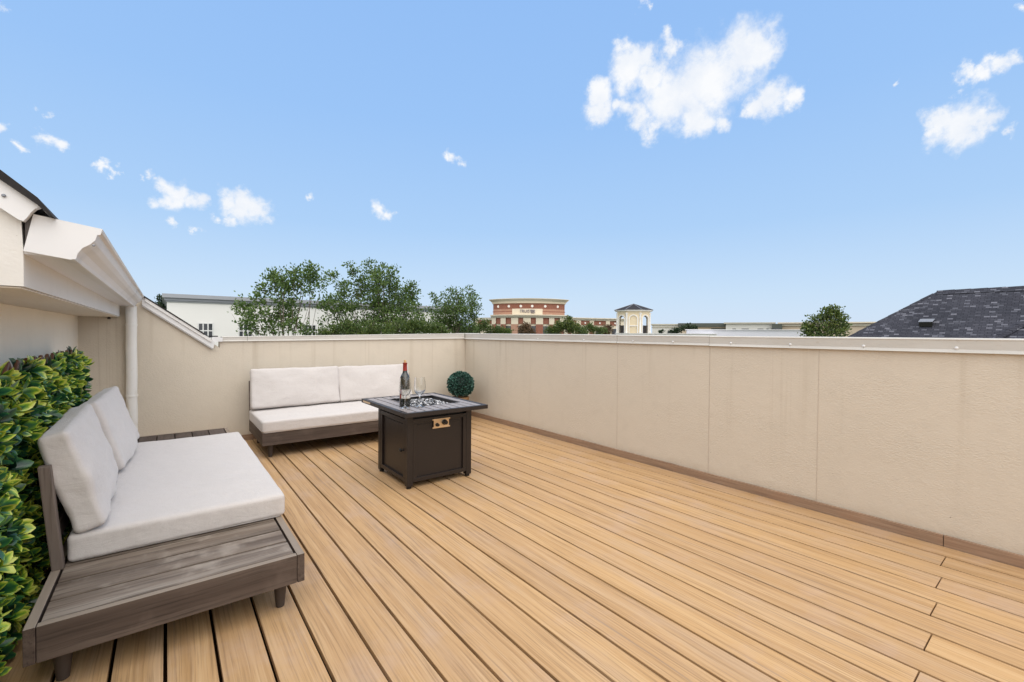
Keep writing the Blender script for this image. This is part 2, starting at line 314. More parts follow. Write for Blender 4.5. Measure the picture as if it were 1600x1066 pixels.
# ------------------------------------------------------------------ mesh helpers
col = scene.collection
def thing(name, label, cat, loc=(0, 0, 0), rz=0, group=None):
    o = bpy.data.objects.new(name, None); col.objects.link(o); o.location = loc; o.rotation_euler = (0, 0, rz); o.empty_display_size = .1
    o['label'] = label; o['category'] = cat
    if group: o['group'] = group
    return o
def tag(o, label, cat, group=None):
    o['label'] = label; o['category'] = cat
    if group: o['group'] = group
    return o
class MB:
    """collects geometry (world or local coordinates) into one mesh"""
    def __init__(s): s.v = []; s.f = []; s.r = []; s.uv = []; s.tip = []; s.mi = []; s.cur = 0
    def add(s, verts, faces, rnd=None, uvs=None, tip=None, m=0):
        b0 = len(s.v); s.v += [tuple(v) for v in verts]; s.f += [tuple(i+b0 for i in f) for f in faces]
        rr = random.random() if rnd is None else rnd
        s.r += [rr]*len(verts); s.tip += list(tip) if tip is not None else [0.0]*len(verts); s.mi += [m]*len(faces)
        s.uv += list(uvs) if uvs is not None else [(0, 0)]*len(verts)
    def box(s, x0, x1, y0, y1, z0, z1, ch=0.0, rnd=None, T=None, m=0, uvs=False):
        if ch <= 0:
            vs = [(x, y, z) for z in (z0, z1) for x, y in ((x0, y0), (x1, y0), (x1, y1), (x0, y1))]
            fs = [(0, 3, 2, 1), (4, 5, 6, 7), (0, 1, 5, 4), (1, 2, 6, 5), (2, 3, 7, 6), (3, 0, 4, 7)]
        else:
            bm = bmesh.new(); bmesh.ops.create_cube(bm, size=1.0)
            for v in bm.verts: v.co = Vector(((x0+x1)/2+v.co.x*(x1-x0), (y0+y1)/2+v.co.y*(y1-y0), (z0+z1)/2+v.co.z*(z1-z0)))
            bmesh.ops.bevel(bm, geom=bm.edges[:], offset=ch, segments=2, affect='EDGES', profile=.6)
            bm.verts.index_update(); vs = [tuple(v.co) for v in bm.verts]; fs = [tuple(v.index for v in f.verts) for f in bm.faces]; bm.free()
        if T is not None: vs = [tuple(T(Vector(v))) for v in vs]
        s.add(vs, fs, rnd, m=m, uvs=None)
    def prism(s, poly, a0, a1, axis='y', rnd=None, T=None, m=0):
        """extrude a 2-D polygon along axis. axis y: poly=(x,z); x: poly=(y,z); z: poly=(x,y)"""
        def P(p, a): return {'y': (p[0], a, p[1]), 'x': (a, p[0], p[1]), 'z': (p[0], p[1], a)}[axis]
        n = len(poly); vs = [P(p, a0) for p in poly]+[P(p, a1) for p in poly]
        fs = [tuple(range(n))[::-1], tuple(range(n, 2*n))]+[(i, (i+1) % n, n+(i+1) % n, n+i) for i in range(n)]
        if T: vs = [tuple(T(Vector(v))) for v in vs]
        s.add(vs, fs, rnd, m=m)
    def lathe(s, prof, c, seg=32, rnd=None, m=0, T=None):
        vs = []; fs = []
        for r, z in prof: vs += [(c[0]+r*math.cos(2*math.pi*k/seg), c[1]+r*math.sin(2*math.pi*k/seg), c[2]+z) for k in range(seg)]
        for i in range(len(prof)-1):
            for k in range(seg): k2 = (k+1) % seg; fs.append((i*seg+k, i*seg+k2, (i+1)*seg+k2, (i+1)*seg+k))
        if prof[0][0] > 1e-6: fs.append(tuple(range(seg))[::-1])
        if prof[-1][0] > 1e-6: fs.append(tuple((len(prof)-1)*seg+k for k in range(seg)))
        if T: vs = [tuple(T(Vector(v))) for v in vs]
        s.add(vs, fs, rnd, m=m)
    def tube(s, pts, rad, seg=8, rnd=None, m=0):
        vs = []; fs = []; n = len(pts); pts = [Vector(p) for p in pts]
        for i, p in enumerate(pts):
            d = (pts[min(i+1, n-1)]-pts[max(i-1, 0)]).normalized(); a = d.orthogonal().normalized() if i == 0 else (a-d*a.dot(d)).normalized(); bb = d.cross(a)
            r = rad[i] if isinstance(rad, (list, tuple)) else rad
            vs += [p+a*r*math.cos(2*math.pi*k/seg)+bb*r*math.sin(2*math.pi*k/seg) for k in range(seg)]
        for i in range(n-1):
            for k in range(seg): k2 = (k+1) % seg; fs.append((i*seg+k, i*seg+k2, (i+1)*seg+k2, (i+1)*seg+k))
        fs += [tuple(range(seg))[::-1], tuple((n-1)*seg+k for k in range(seg))]; s.add(vs, fs, rnd, m=m)
    def build(s, name, mats, parent=None, smooth=False, uvbox=False, autosmooth=None):
        me = bpy.data.meshes.new(name); me.from_pydata(s.v, [], s.f)
        mats = mats if isinstance(mats, (list, tuple)) else [mats]
        for m_ in mats: me.materials.append(MATS[m_])
        if len(mats) > 1: me.polygons.foreach_set('material_index', s.mi)
        a = me.attributes.new('rnd', 'FLOAT', 'POINT'); a.data.foreach_set('value', s.r)
        if any(s.tip): a = me.attributes.new('tip', 'FLOAT', 'POINT'); a.data.foreach_set('value', s.tip)
        if uvbox or any(u != (0, 0) for u in s.uv):
            l = me.uv_layers.new(name='uv')
            for p in me.polygons:
                n_ = p.normal
                for li in p.loop_indices:
                    vi = me.loops[li].vertex_index
                    if uvbox:
                        v = me.vertices[vi].co; h = Vector((n_.x, n_.y, 0))
                        if h.length > .15: h.normalize(); tdir = Vector((-h.y, h.x, 0)); l.data[li].uv = (v.dot(tdir), (v.z if abs(n_.z) < .3 else v.z/max(.3, math.sqrt(1-n_.z**2))))
                        else: l.data[li].uv = (v.x, v.y)
                    else: l.data[li].uv = s.uv[vi]
        if smooth:
            me.polygons.foreach_set('use_smooth', [True]*len(me.polygons))
            if autosmooth is not None: me.set_sharp_from_angle(angle=math.radians(autosmooth))
        me.update(); o = bpy.data.objects.new(name, me); col.objects.link(o)
        if parent is not None: o.parent = parent
        return o
def struct(o): o['kind'] = 'structure'; return o

# ------------------------------------------------------------------ deck and ground
random.seed(7)
PITCHB, X0 = .1445, .5707; GAP = .0108; YB = 5.370; XW = 3.337
deck = MB(); YJ = .365
jy = {18: .421, 16: .395, 14: .368, 12: .339, 10: .325, 8: .30}
for n in range(-9, 19):
    xa, xb = X0+n*PITCHB+GAP/2, X0+(n+1)*PITCHB-GAP/2
    spans = [(-5.0, 5.36)]
    if n+1 in (18, 16, 14, 12, 10, 8): j = jy[n+1]; spans = [(-5.0, j-.0022), (j+.0022, 5.36)]
    for ya, yb in spans: deck.box(xa, xb, ya, yb, -.024, 0.0, ch=.0022)
deck_o = struct(deck.build('deck_floor', 'deck_board'))
b_ = MB(); b_.box(-.75, 3.34, -5.1, 5.4, -.16, -.060); struct(b_.build('deck_substrate', 'under_deck'))
g_ = MB(); g_.box(-1500, 1500, -1500, 1500, -10.5, -10.0); struct(g_.build('ground', 'ground_mix'))

# ------------------------------------------------------------------ parapet walls
rw = thing('parapet_wall', 'long beige stucco parapet running along the right side of the deck, jointed, with screwed metal coping', 'wall', (3.42, 1.5, 0))
def wloc(o, root): # world-built child under a located root
    o.matrix_parent_inverse = root.matrix_world.inverted() if False else Matrix.Translation(-root.location); return o
m_ = MB(); m_.box(XW, XW+.18, -5.2, YB+.2, -.6, 1.058); wloc(m_.build('wall', 'stucco_beige', rw), rw)
def coping(px, root, segs):
    for (a, b, prof) in segs:
        m = MB(); m.prism(prof, a, b, 'y'); wloc(m.build('coping', 'coping_metal', root, smooth=False), root)
def capprof(dz=0.0, dx=0.0):
    x = XW-.012-dx
    # front face, kicked drip lip at the bottom, rounded bright top lip
    return [(x-.008, 1.047+dz), (x-.011, 1.049+dz), (x-.002, 1.062+dz), (x, 1.066+dz), (x, 1.113+dz), (x-.003, 1.118+dz), (x+.002, 1.124+dz), (x+.012, 1.127+dz), (XW+.215, 1.119+dz), (XW+.215, 1.03+dz), (XW+.195, 1.03+dz), (XW+.195, 1.072+dz), (XW-.003, 1.072+dz), (XW-.003, 1.047+dz)]
for a, b, dz, dx in ((-5.2, .1, 0, 0), (.1, 1.785, 0, 0), (1.788, 2.68, .002, -.002), (2.683, 5.357, .003, 0)):
    m = MB(); m.prism(capprof(dz, dx), a, b, 'y'); wloc(m.build('coping', 'coping_metal', rw), rw)
for yy in (.42, .82, 1.22, 1.62, 2.1, 2.5, 3.1, 3.8):
    m = MB(); m.lathe([(.0085, 0), (.0085, .002), (.006, .005), (0, .006)], (0, 0, 0), 12, T=lambda v, yy=yy: Vector((XW-.012-v.z, yy+v.x, 1.073+v.y)))
    wloc(m.build('screw', 'white_metal', rw, smooth=True), rw)
for yy, wd in ((2.68, .004), (1.787, .0055), (1.055, .003), (3.943, .002)):
    m = MB(); m.box(XW-.0012, XW+.001, yy-wd/2, yy+wd/2, .06, 1.045)
    wloc(m.build('control_joint', simple('joint_sealant', (.50, .43, .355) , .8) and 'joint_sealant', rw), rw)
for a, b in ((-5.1, .4505), (.4535, 5.34)):
    m = MB(); m.box(XW-.021, XW-.002, a, b, -.02, .058, ch=.002); wloc(m.build('skirting_board', 'skirting_board', rw), rw)

bw = thing('parapet_wall', 'beige stucco parapet across the far end of the deck, behind the sofa and topiary ball', 'wall', (1.9, 5.45, 0))
def zt(X): return 1.036+(X-.44)*(.026/2.9)       # underside of the coping rises slightly to the corner
def zc(X): return 1.078+(X-.44)*(.050/2.9)
XL = .43
m = MB(); m.prism([(XL, -.6), (XW-.0, -.6), (XW-.0, zt(XW)+.004), (XL, zt(XL)+.004)], YB, YB+.18, 'y'); wloc(m.build('wall', 'stucco_beige', bw), bw)
def bcoping(a, b, dy=0.0):
    m = MB(); vs = []
    for X in (a, b):
        z0, z1 = zt(X), zc(X)
        vs += [(X, YB-.019-dy, z0-.004), (X, YB-.011-dy, z0+.009), (X, YB-.011-dy, z1-.008), (X, YB-.014-dy, z1-.003), (X, YB-.004-dy, z1+.003), (X, YB+.215, z1-.004), (X, YB+.215, z0-.02), (X, YB+.195, z0-.02), (X, YB+.195, z0+.02), (X, YB-.003, z0+.02), (X, YB-.003, z0-.004)]
    n = 11; m.add(vs, [tuple(range(n)), tuple(range(2*n-1, n-1, -1))]+[(i, n+i, n+(i+1) % n, (i+1) % n) for i in range(n)]); wloc(m.build('coping', 'coping_metal', bw), bw)
bcoping(.45, .67); bcoping(.673, XW-.02, .001)
m = MB(); m.box(-.3, XW-.023, YB-.021, YB-.002, -.02, .058, ch=.002); wloc(m.build('skirting_board', 'skirting_board', bw), bw)
m = MB(); m.box(XW-.012, XW+.23, YB-.014, YB+.23, 1.126, 1.1325, ch=.002); wloc(m.build('corner_coping', 'coping_metal', bw), bw)

# ------------------------------------------------------------------ townhouse on the left
th = thing('townhouse', 'beige stucco house with white gutter, sloping eave and downpipe on the left of the deck', 'house', (-1.0, 3.5, 0))
def H(m, name, mt, smooth=False, parent=None, **k):
    o = m.build(name, mt, th, smooth=smooth, **k); wloc(o, th)
    if parent is not None:
        o.parent = parent
    return o
XWL = -.603
m = MB(); m.box(XWL-.2, XWL, -5.2, YB, -.6, 1.40); H(m, 'side_wall', 'stucco_house')
def rz_(X): return 1.452-.755*(X+.171)     # rake line on the end wall
m = MB(); m.prism([(XWL-.2, -.6), (XL, -.6), (XL, rz_(XL)-.03), (XWL-.2, rz_(XWL-.2)-.03)], YB, YB+.18, 'y'); H(m, 'gable_wall', 'stucco_beige')
# boxed overhang (bay) with textured underside
YO = 1.905; XO = -.327
m = MB(); m.prism([(XWL+.001, 1.262), (XO, 1.262), (XO, 1.362), (XO-.004, 1.47), (XWL+.001, 1.70)], YO, 5.352, 'y'); H(m, 'overhang', 'stucco_trim')
m = MB(); m.box(XWL+.001, XO-.006, YO+.006, 5.352, 1.256, 1.2605); H(m, 'overhang_underside', 'stucco_soffit')
m = MB(); m.prism([(-2.6, 1.262), (XWL-.001, 1.262), (XWL-.001, 1.715), (-2.6, 3.29)], YO, 5.352, 'y'); H(m, 'upper_wall', 'stucco_trim')
# soffit
m = MB(); m.box(XO+.0005, -.226, YO+.004, 5.352, 1.357, 1.3665); H(m, 'soffit', 'white_metal')
# K-style gutter: profile in x,z extruded along y
gp = [(-.325, 1.368), (-.227, 1.3525), (-.222, 1.3535), (-.218, 1.366), (-.206, 1.384), (-.188, 1.398), (-.176, 1.412), (-.171, 1.428), (-.1685, 1.440), (-.158, 1.443), (-.155, 1.452), (-.160, 1.4545), (-.166, 1.449), (-.174, 1.446), (-.180, 1.425), (-.194, 1.407), (-.212, 1.392), (-.224, 1.372), (-.300, 1.378), (-.300, 1.466), (-.306, 1.472)]
m = MB(); m.prism(gp, YO-.004, 5.345, 'y'); gut = H(m, 'gutter', 'gutter_metal')
m = MB(); m.prism([(-.326, 1.364), (-.228, 1.3495), (-.216, 1.353), (-.212, 1.370), (-.201, 1.388), (-.184, 1.401), (-.172, 1.416), (-.168, 1.432), (-.160, 1.434), (-.155, 1.4525), (-.305, 1.4745)], YO-.0075, YO-.0045, 'y')
ec = m.build('end_cap', 'white_metal', gut); 
m = MB(); m.tube([(-.176, YO-.0095, 1.399), (-.176, YO-.0035, 1.399)], .0035, 10); sc_ = m.build('rivet', 'grey_flashing', gut, smooth=True)
# brown stained inner corner strip near the downpipe
# rake fascia on the near gable end
m = MB(); m.prism([(-1.6, 2.44), (-1.6, 2.535), (-.300, 1.5045), (-.286, 1.4945), (-.297, 1.487), (-.305, 1.476), (-.312, 1.462), (-.321, 1.447), (-.330, 1.4495)], YO-.030, YO-.006, 'y'); H(m, 'fascia', 'white_metal')
m = MB(); m.tube([(-.358, YO-.034, 1.512), (-.358, YO-.029, 1.512)], .0045, 10); H(m, 'fascia_screw', 'grey_flashing', True)
m = MB(); m.prism([(-.322, 1.368), (-.322, 1.448), (-.306, 1.474), (-.306, 1.452), (-.312, 1.40)], YO-.006, YO+.02, 'y'); H(m, 'flashing_gap', 'opening_dark')
# roof slab with drooping shingle edge
def roofz(X): return 1.5035-.79*(X+.292)
m = MB(); m.prism([(-2.6, roofz(-2.6)+.012), (-2.6, roofz(-2.6)+.030), (-.36, roofz(-.36)+.022), (-.290, roofz(-.290)+.015), (-.262, 1.473), (-.258, 1.466), (-.268, 1.470), (-.292, 1.498)], YO-.045, YB+.0, 'y'); H(m, 'roof', 'roof_shingle_edge')
m = MB(); m.prism([(-2.6, roofz(-2.6)+.004), (-2.6, roofz(-2.6)+.011), (-.30, roofz(-.30)+.009), (-.272, 1.4795), (-.2745, 1.4765), (-.302, roofz(-.302)+.002)], YO-.040, YO+.3, 'y'); H(m, 'drip_edge', 'white_metal')
# descending rake beyond, on the end wall
ang = math.atan(.755)
def rake(zo0, zo1, x0, x1, y0, y1, name, mt, nose=0.0):
    m = MB(); m.prism([(x0, rz_(x0)+zo0), (x1, rz_(x1)+zo0), (x1+nose, rz_(x1)+zo1-.01), (x1+nose*.6, rz_(x1+nose*.6)+zo1), (x0, rz_(x0)+zo1)], y0, y1, 'y'); return H(m, name, mt)
rake(-.082, -.004, -.172, .372, YB-.040, YB-.016, 'rake_board', 'white_metal', .016)
rake(-.094, -.0835, -.172, .366, YB-.030, YB-.004, 'rake_trim', 'white_metal')
rake(-.030, .002, -.150, .355, YB-.052, YB-.0405, 'rake_drip_edge', 'gutter_metal', .012)
rake(.003, .016, -.165, .30, YB-.058, YB+3.5, 'lower_roof', 'roof_shingle_edge')
rake(-.12, .0025, -.40, .39, YB+.001, YB+3.4, 'lower_roof_deck', 'stucco_trim') if False else None
m = MB(); m.prism([(.362, 1.032), (.45, 1.030), (.455, 1.07), (.40, 1.078), (.362, 1.072)], YB-.034, YB-.012, 'y'); H(m, 'flashing', 'white_metal')
m = MB(); m.box(.335, .415, YB-.02, YB+.12, 1.0785, 1.089, ch=.003); H(m, 'ridge_shingle', 'roof_shingle_edge')
# downpipe
dp = MB(); px, py = -.247, 5.318
pts = [(px, py, 1.358)] + [(px+.0015*math.sin(i*1.7), py, 1.33-i*.12) for i in range(11)] + [(px, py, .0)]
dp.tube(pts, [.0405]*len(pts), 20); dpo = H(dp, 'downspout', 'downspout_paint', True, autosmooth=50)
for z in (1.175, .53):
    m = MB(); m.lathe([(.0415, 0), (.0435, .002), (.0435, .020), (.0415, .022)], (px, py, z), 24); m.build('strap', 'downspout_paint', dpo, smooth=True, autosmooth=40)
m = MB(); m.lathe([(.0, 0), (.010, 0), (.012, .008), (.008, .02), (0, .022)], (-.40, 5.35, 1.258-.022), 12); H(m, 'vent_knob', 'opening_dark', True)

# ------------------------------------------------------------------ sofas
def grid_box(L, W, Hh, r, nx, ny, nz, crown=0.0, pinch=0.0, seed=0, wr=0.004, side=0.0):
    """soft rounded cushion centred at origin; returns bmesh-ready verts/faces"""
    bm = bmesh.new(); bmesh.ops.create_cube(bm, size=2.0)
    bmesh.ops.subdivide_edges(bm, edges=bm.edges[:], cuts=nx, use_grid_fill=True)
    hx, hy, hz = L/2, W/2, Hh/2; sd = Vector((seed*13.1, seed*7.7, seed*3.3))
    for v in bm.verts:
        c = v.co.copy()
        # concentrate rows near the edges
        q = Vector([math.copysign(1-(1-abs(a))**1.6, a) for a in c])
        p = Vector((q.x*hx, q.y*hy, q.z*hz))
        inner = Vector((max(-hx+r, min(hx-r, p.x)), max(-hy+r, min(hy-r, p.y)), max(-hz+r, min(hz-r, p.z))))
        d = p-inner
        if d.length > 1e-9:
            k = max(abs(d.x), abs(d.y), abs(d.z))
            p = inner+d.normalized()*min(r, max(k, 0)) if d.length > 0 else p
        ux, uy = p.x/hx, p.y/hy
        bul = (1-abs(ux)**2.6)*(1-abs(uy)**2.6)
        p.z += math.copysign(crown*bul, p.z)*(abs(p.z)/hz)
        if pinch:
            e = max(abs(ux), abs(uy)); cor = (abs(ux)*abs(uy))**3
            p.z *= 1-pinch*(e**5)
            p.x *= 1+.02*cor; p.y *= 1+.03*cor
            p.x -= math.copysign(side*(1-abs(uy)**2)*abs(ux)**6, -ux)*1; p.y += math.copysign(side*(1-abs(ux)**2)*abs(uy)**6, uy)
        nz_ = mnoise.noise(p*6+sd)*wr+mnoise.noise(p*17+sd)*wr*.45
        p.z += nz_*max(-1, min(1, p.z/hz))*.9; p.x += nz_*.5*ux; p.y += nz_*.5*uy
        v.co = p
    bm.verts.index_update(); vs = [v.co.copy() for v in bm.verts]; fs = [tuple(v.index for v in f.verts) for f in bm.faces]; bm.free(); return vs, fs

def sofa(name, label, loc, rz, sx, seed, endgrain):
    root = thing(name, label, 'sofa', loc, rz, 'matching outdoor sofas with grey cushions')
    L, Dp, zt0, zb, th_ = 2.17, .788, .232, .119, .027
    def T(v): return Vector((v.x*sx, v.y, v.z))
    def bld(m, nm, mt, smooth=False, parent=None, **k):
        if sx < 0: m.f = [tuple(reversed(f)) for f in m.f]
        return m.build(nm, mt, parent or root, smooth=smooth, **k)
    # long rails run the whole length; short rails sit between them
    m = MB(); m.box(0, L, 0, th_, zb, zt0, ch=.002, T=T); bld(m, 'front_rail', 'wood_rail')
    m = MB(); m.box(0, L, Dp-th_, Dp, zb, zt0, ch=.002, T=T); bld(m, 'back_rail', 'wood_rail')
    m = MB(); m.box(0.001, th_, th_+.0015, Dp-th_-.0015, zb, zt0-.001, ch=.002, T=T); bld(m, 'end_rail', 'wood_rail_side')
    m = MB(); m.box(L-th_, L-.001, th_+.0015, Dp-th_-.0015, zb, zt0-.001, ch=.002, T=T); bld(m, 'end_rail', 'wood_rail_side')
    # planks
    xs = [L-th_-.004]
    for k in range(4): xs.append(xs[-1]-.1375)
    for k in range(4):
        m = MB(); m.box(xs[k+1]+.0080, xs[k]-.0035, th_+.007, Dp-th_-.007, zt0-.024, zt0-.003, ch=.002, T=T); bld(m, 'platform_plank', 'wood_top_side')
    m = MB(); m.box(th_, xs[-1], th_+.003, Dp-th_-.003, zt0-.03, zt0-.012, T=T); bld(m, 'seat_base', 'wood_dark')
    m = MB(); m.box(xs[-1]+.001, L-th_-.001, th_+.003, Dp-th_-.003, zt0-.045, zt0-.036, T=T); bld(m, 'gap_shade_sheet', 'black_plastic')  # black sheet added below the planks to give their gaps dark shade
    # tapered legs
    for lx in (.075, L-.085):
        for ly in (.075, Dp-.075):
            m = MB(); m.lathe([(.013, 0), (.016, .002), (.027, .110), (.028, zb+.01)], (0, 0, 0), 20, T=lambda v, lx=lx, ly=ly: T(v+Vector((lx, ly, 0)))); bld(m, 'leg', 'leg_wood', True, autosmooth=50)
    # back frame: two raked posts and three slats
    def BT(v): return T(Vector((v.x, v.y+(v.z-zt0)*.085, v.z)))
    for a in (0.0, 1.72-.0):
        m = MB(); m.box(a+(.0 if a == 0 else .0), a+.036, .752, .786, zt0-.002, .628, ch=.004, T=BT); bld(m, 'back_post', 'wood_post')
    for z in (.33, .45, .565):
        m = MB(); m.box(.052, 1.718, .760, .780, z, z+.06, ch=.002, T=BT); bld(m, 'back_slat', 'wood_dark')
    # seat cushion
    vs, fs = grid_box(1.725, .765, .108, .020, 26, 26, 26, crown=.010, seed=seed, wr=.004)
    m = MB(); m.add([T(v+Vector((.8575, .367, .287))) for v in vs], fs, rnd=.5); sc = bld(m, 'seat_cushion', 'cushion_fabric', True)
    m = MB()
    for z in (.2865-.050,):
        hx, hy = .8575, .378; pts = []
        for (cx, cy, a0) in ((hx-.03, hy-.03, 0), (-hx+.03, hy-.03, 90), (-hx+.03, -hy+.03, 180), (hx-.03, -hy+.03, 270)):
            for k in range(5): a = math.radians(a0+k*22.5); pts.append(T(Vector((.8575+cx+.026*math.cos(a), .367+cy+.026*math.sin(a), z))))
        pts.append(pts[0]); m.tube(pts, .0024, 6)
    m.f = m.f; m.build('piping', 'cushion_fabric', sc, smooth=True)
    # back cushions
    for k, (cx, tw) in enumerate(((.432, .02), (1.292, -.02))):
        vs, fs = grid_box(.850, .392, .098, .020, 30, 30, 30, crown=.024, pinch=.03, seed=seed+k+3, wr=.012, side=.006)
        a = math.radians(74)
        def CT(v, cx=cx, tw=tw):
            y = v.y; z = v.z            # local: y up the cushion, z through it
            # slump: bottom a little fuller
            z = z*(1.08-.30*(y/.385+.5)*.5)
            yy = -z*math.sin(a)+y*math.cos(a); zz = y*math.sin(a)+z*math.cos(a)
            X = v.x+tw*(y/.385)*.6
            dv = -.006 if tw > 0 else .026; dv += v.x*(.03 if tw > 0 else -.02)
            return T(Vector((cx+X, .715+yy+dv, .542+zz+(.008 if tw > 0 else 0))))
        m = MB(); m.add([CT(v) for v in vs], fs, rnd=.5); bc = bld(m, 'back_cushion', 'cushion_fabric', True)
    return root
sofa('outdoor_sofa', 'grey cushioned sofa nearest the camera, before the leafy screen, plank platform at near end', (.443, 4.11, 0), math.radians(90), -1, 1, 0)
sofa('outdoor_sofa', 'grey cushioned sofa against the far parapet, partly hidden by the fire pit table', (.668, 4.44, 0), 0, 1, 5, 0)

# corner table between the sofas
ct = thing('corner_table', 'low square dark plank table in the corner beyond the near sofa, by the downpipe', 'table', (.06, 4.54, 0))
x0, x1, y0, y1 = -.338, .452, 4.135, 4.935
for nm, bb in (('front_rail', (x0, x1, y0, y0+.027)), ('back_rail', (x0, x1, y1-.027, y1))):
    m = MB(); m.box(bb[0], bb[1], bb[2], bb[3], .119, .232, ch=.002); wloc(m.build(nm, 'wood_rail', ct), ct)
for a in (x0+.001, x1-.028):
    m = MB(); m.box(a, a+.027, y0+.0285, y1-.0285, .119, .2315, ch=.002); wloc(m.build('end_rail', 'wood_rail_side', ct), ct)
n = 6; wv = (x1-x0-.062)/n
for k in range(n):
    m = MB(); m.box(x0+.031+k*wv+.0035, x0+.031+(k+1)*wv-.0035, y0+.03, y1-.03, .21, .2295, ch=.002); wloc(m.build('plank', 'wood_dark', ct), ct)
for lx in (x0+.075, x1-.075):
    for ly in (y0+.075, y1-.075):
        m = MB(); m.lathe([(.013, 0), (.016, .002), (.027, .110), (.028, .13)], (lx, ly, 0), 20); wloc(m.build('leg', 'leg_wood', ct, smooth=True, autosmooth=50), ct)

# ------------------------------------------------------------------ fire pit table
fp = thing('fire_pit_table', 'dark brown metal fire pit table with slatted top and brass control plate', 'table', (1.64, 3.256, 0))
def FP(m, nm, mt, parent=None, **k):
    o = m.build(nm, mt, parent or fp, **k)
    if parent is None: wloc(o, fp)
    return o
bx0, bx1, by0, by1 = 1.367, 1.912, 2.978, 3.534
for lx, ly in ((bx0, by0), (bx1-.046, by0), (bx0, by1-.046), (bx1-.046, by1-.046)):
    m = MB(); m.box(lx, lx+.046, ly, ly+.046, .018, .545, ch=.003); lg = FP(m, 'leg', 'bronze_steel')
    m = MB(); m.lathe([(.016, 0), (.019, .003), (.019, .012), (.013, .018)], (lx+.023, ly+.023, 0), 16); FP(m, 'foot', 'black_plastic', parent=lg, smooth=True, autosmooth=40)
def panel(name, axis, pos, a0, a1, out):
    z0, z1 = .045, .506
    def PT(v):  # v.x along panel, v.y outwards, v.z up
        return Vector((v.x, pos+v.y*out, v.z)) if axis == 'y' else Vector((pos+v.y*out, v.x, v.z))
    m = MB()
    m.box(a0, a1, -.010, 0.0, z0, z1, T=PT); 
    w_ = .030
    for bb in ((a0, a1, 0.0002, .015, z0, z0+w_), (a0, a1, 0.0002, .015, z1-w_, z1), (a0, a0+w_, .0002, .0148, z0+w_, z1-w_), (a1-w_, a1, .0002, .0148, z0+w_, z1-w_)): m.box(*bb, ch=.002, T=PT)
    # small raised lip inside the frame
    for bb in ((a0+w_+.016, a1-w_-.016, .0002, .005, z1-w_-.022, z1-w_-.016),): m.box(*bb, T=PT)
    bmf = m.build(name, 'bronze_steel', fp); wloc(bmf, fp); bm = bmesh.new(); bm.from_mesh(bmf.data); bmesh.ops.recalc_face_normals(bm, faces=bm.faces); bm.to_mesh(bmf.data); bm.free(); return bmf
pf = panel('front_panel', 'y', by0+.016, bx0+.0465, bx1-.0465, -1); pl = panel('side_door', 'x', bx0+.016, by0+.0465, by1-.0465, -1)
panel('back_panel', 'y', by1-.016, bx0+.0465, bx1-.0465, 1); panel('side_panel', 'x', bx1-.016, by0+.0465, by1-.0465, 1)
m = MB(); m.lathe([(.006, 0), (.006, .012), (.014, .016), (.015, .024), (.010, .029), (0, .030)], (0, 0, 0), 16, T=lambda v: Vector((bx0+.006-v.z, 3.062+v.x, .272+v.y))); 
o_ = m.build('door_knob', 'black_plastic', pl, smooth=True, autosmooth=50)
cp = MB(); cx0, cx1, cz0, cz1 = 1.575, 1.712, .418, .488; ypl = by0-.0010+.0020
cp.box(cx0+.004, cx1-.004, ypl-.002, ypl+.002, cz0+.006, cz1-.006, ch=.0008)
for zz in (cz0, cz1-.010): cp.box(cx0-.006, cx1+.006, ypl-.0022, ypl+.0018, zz, zz+.010, ch=.0008)
cpo = FP(cp, 'control_plate', 'brass_plate')
for cx_, cz_, r1, d1 in ((1.607, .444, .0135, .022), (1.668, .458, .021, .03)):
    m = MB(); m.lathe([(r1, 0), (r1, .006), (r1*.8, .008), (r1*.72, d1), (0, d1+.001)], (0, 0, 0), 20, T=lambda v, cx_=cx_, cz_=cz_: Vector((cx_+v.x, ypl-.002-v.z, cz_+v.y))); m.f = m.f; m.build('knob' if r1 > .02 else 'igniter_button', 'black_plastic', cpo, smooth=True, autosmooth=40)
for cx_, cz_ in ((cx0+.008, cz0+.06), (cx1-.008, cz1-.012), (cx1-.008, cz0+.012)):
    m = MB(); m.lathe([(.003, 0), (.003, .001), (0, .0025)], (0, 0, 0), 10, T=lambda v, cx_=cx_, cz_=cz_: Vector((cx_+v.x, ypl-.002-v.z, cz_+v.y))); m.build('rivet', 'white_metal', cpo, smooth=True)
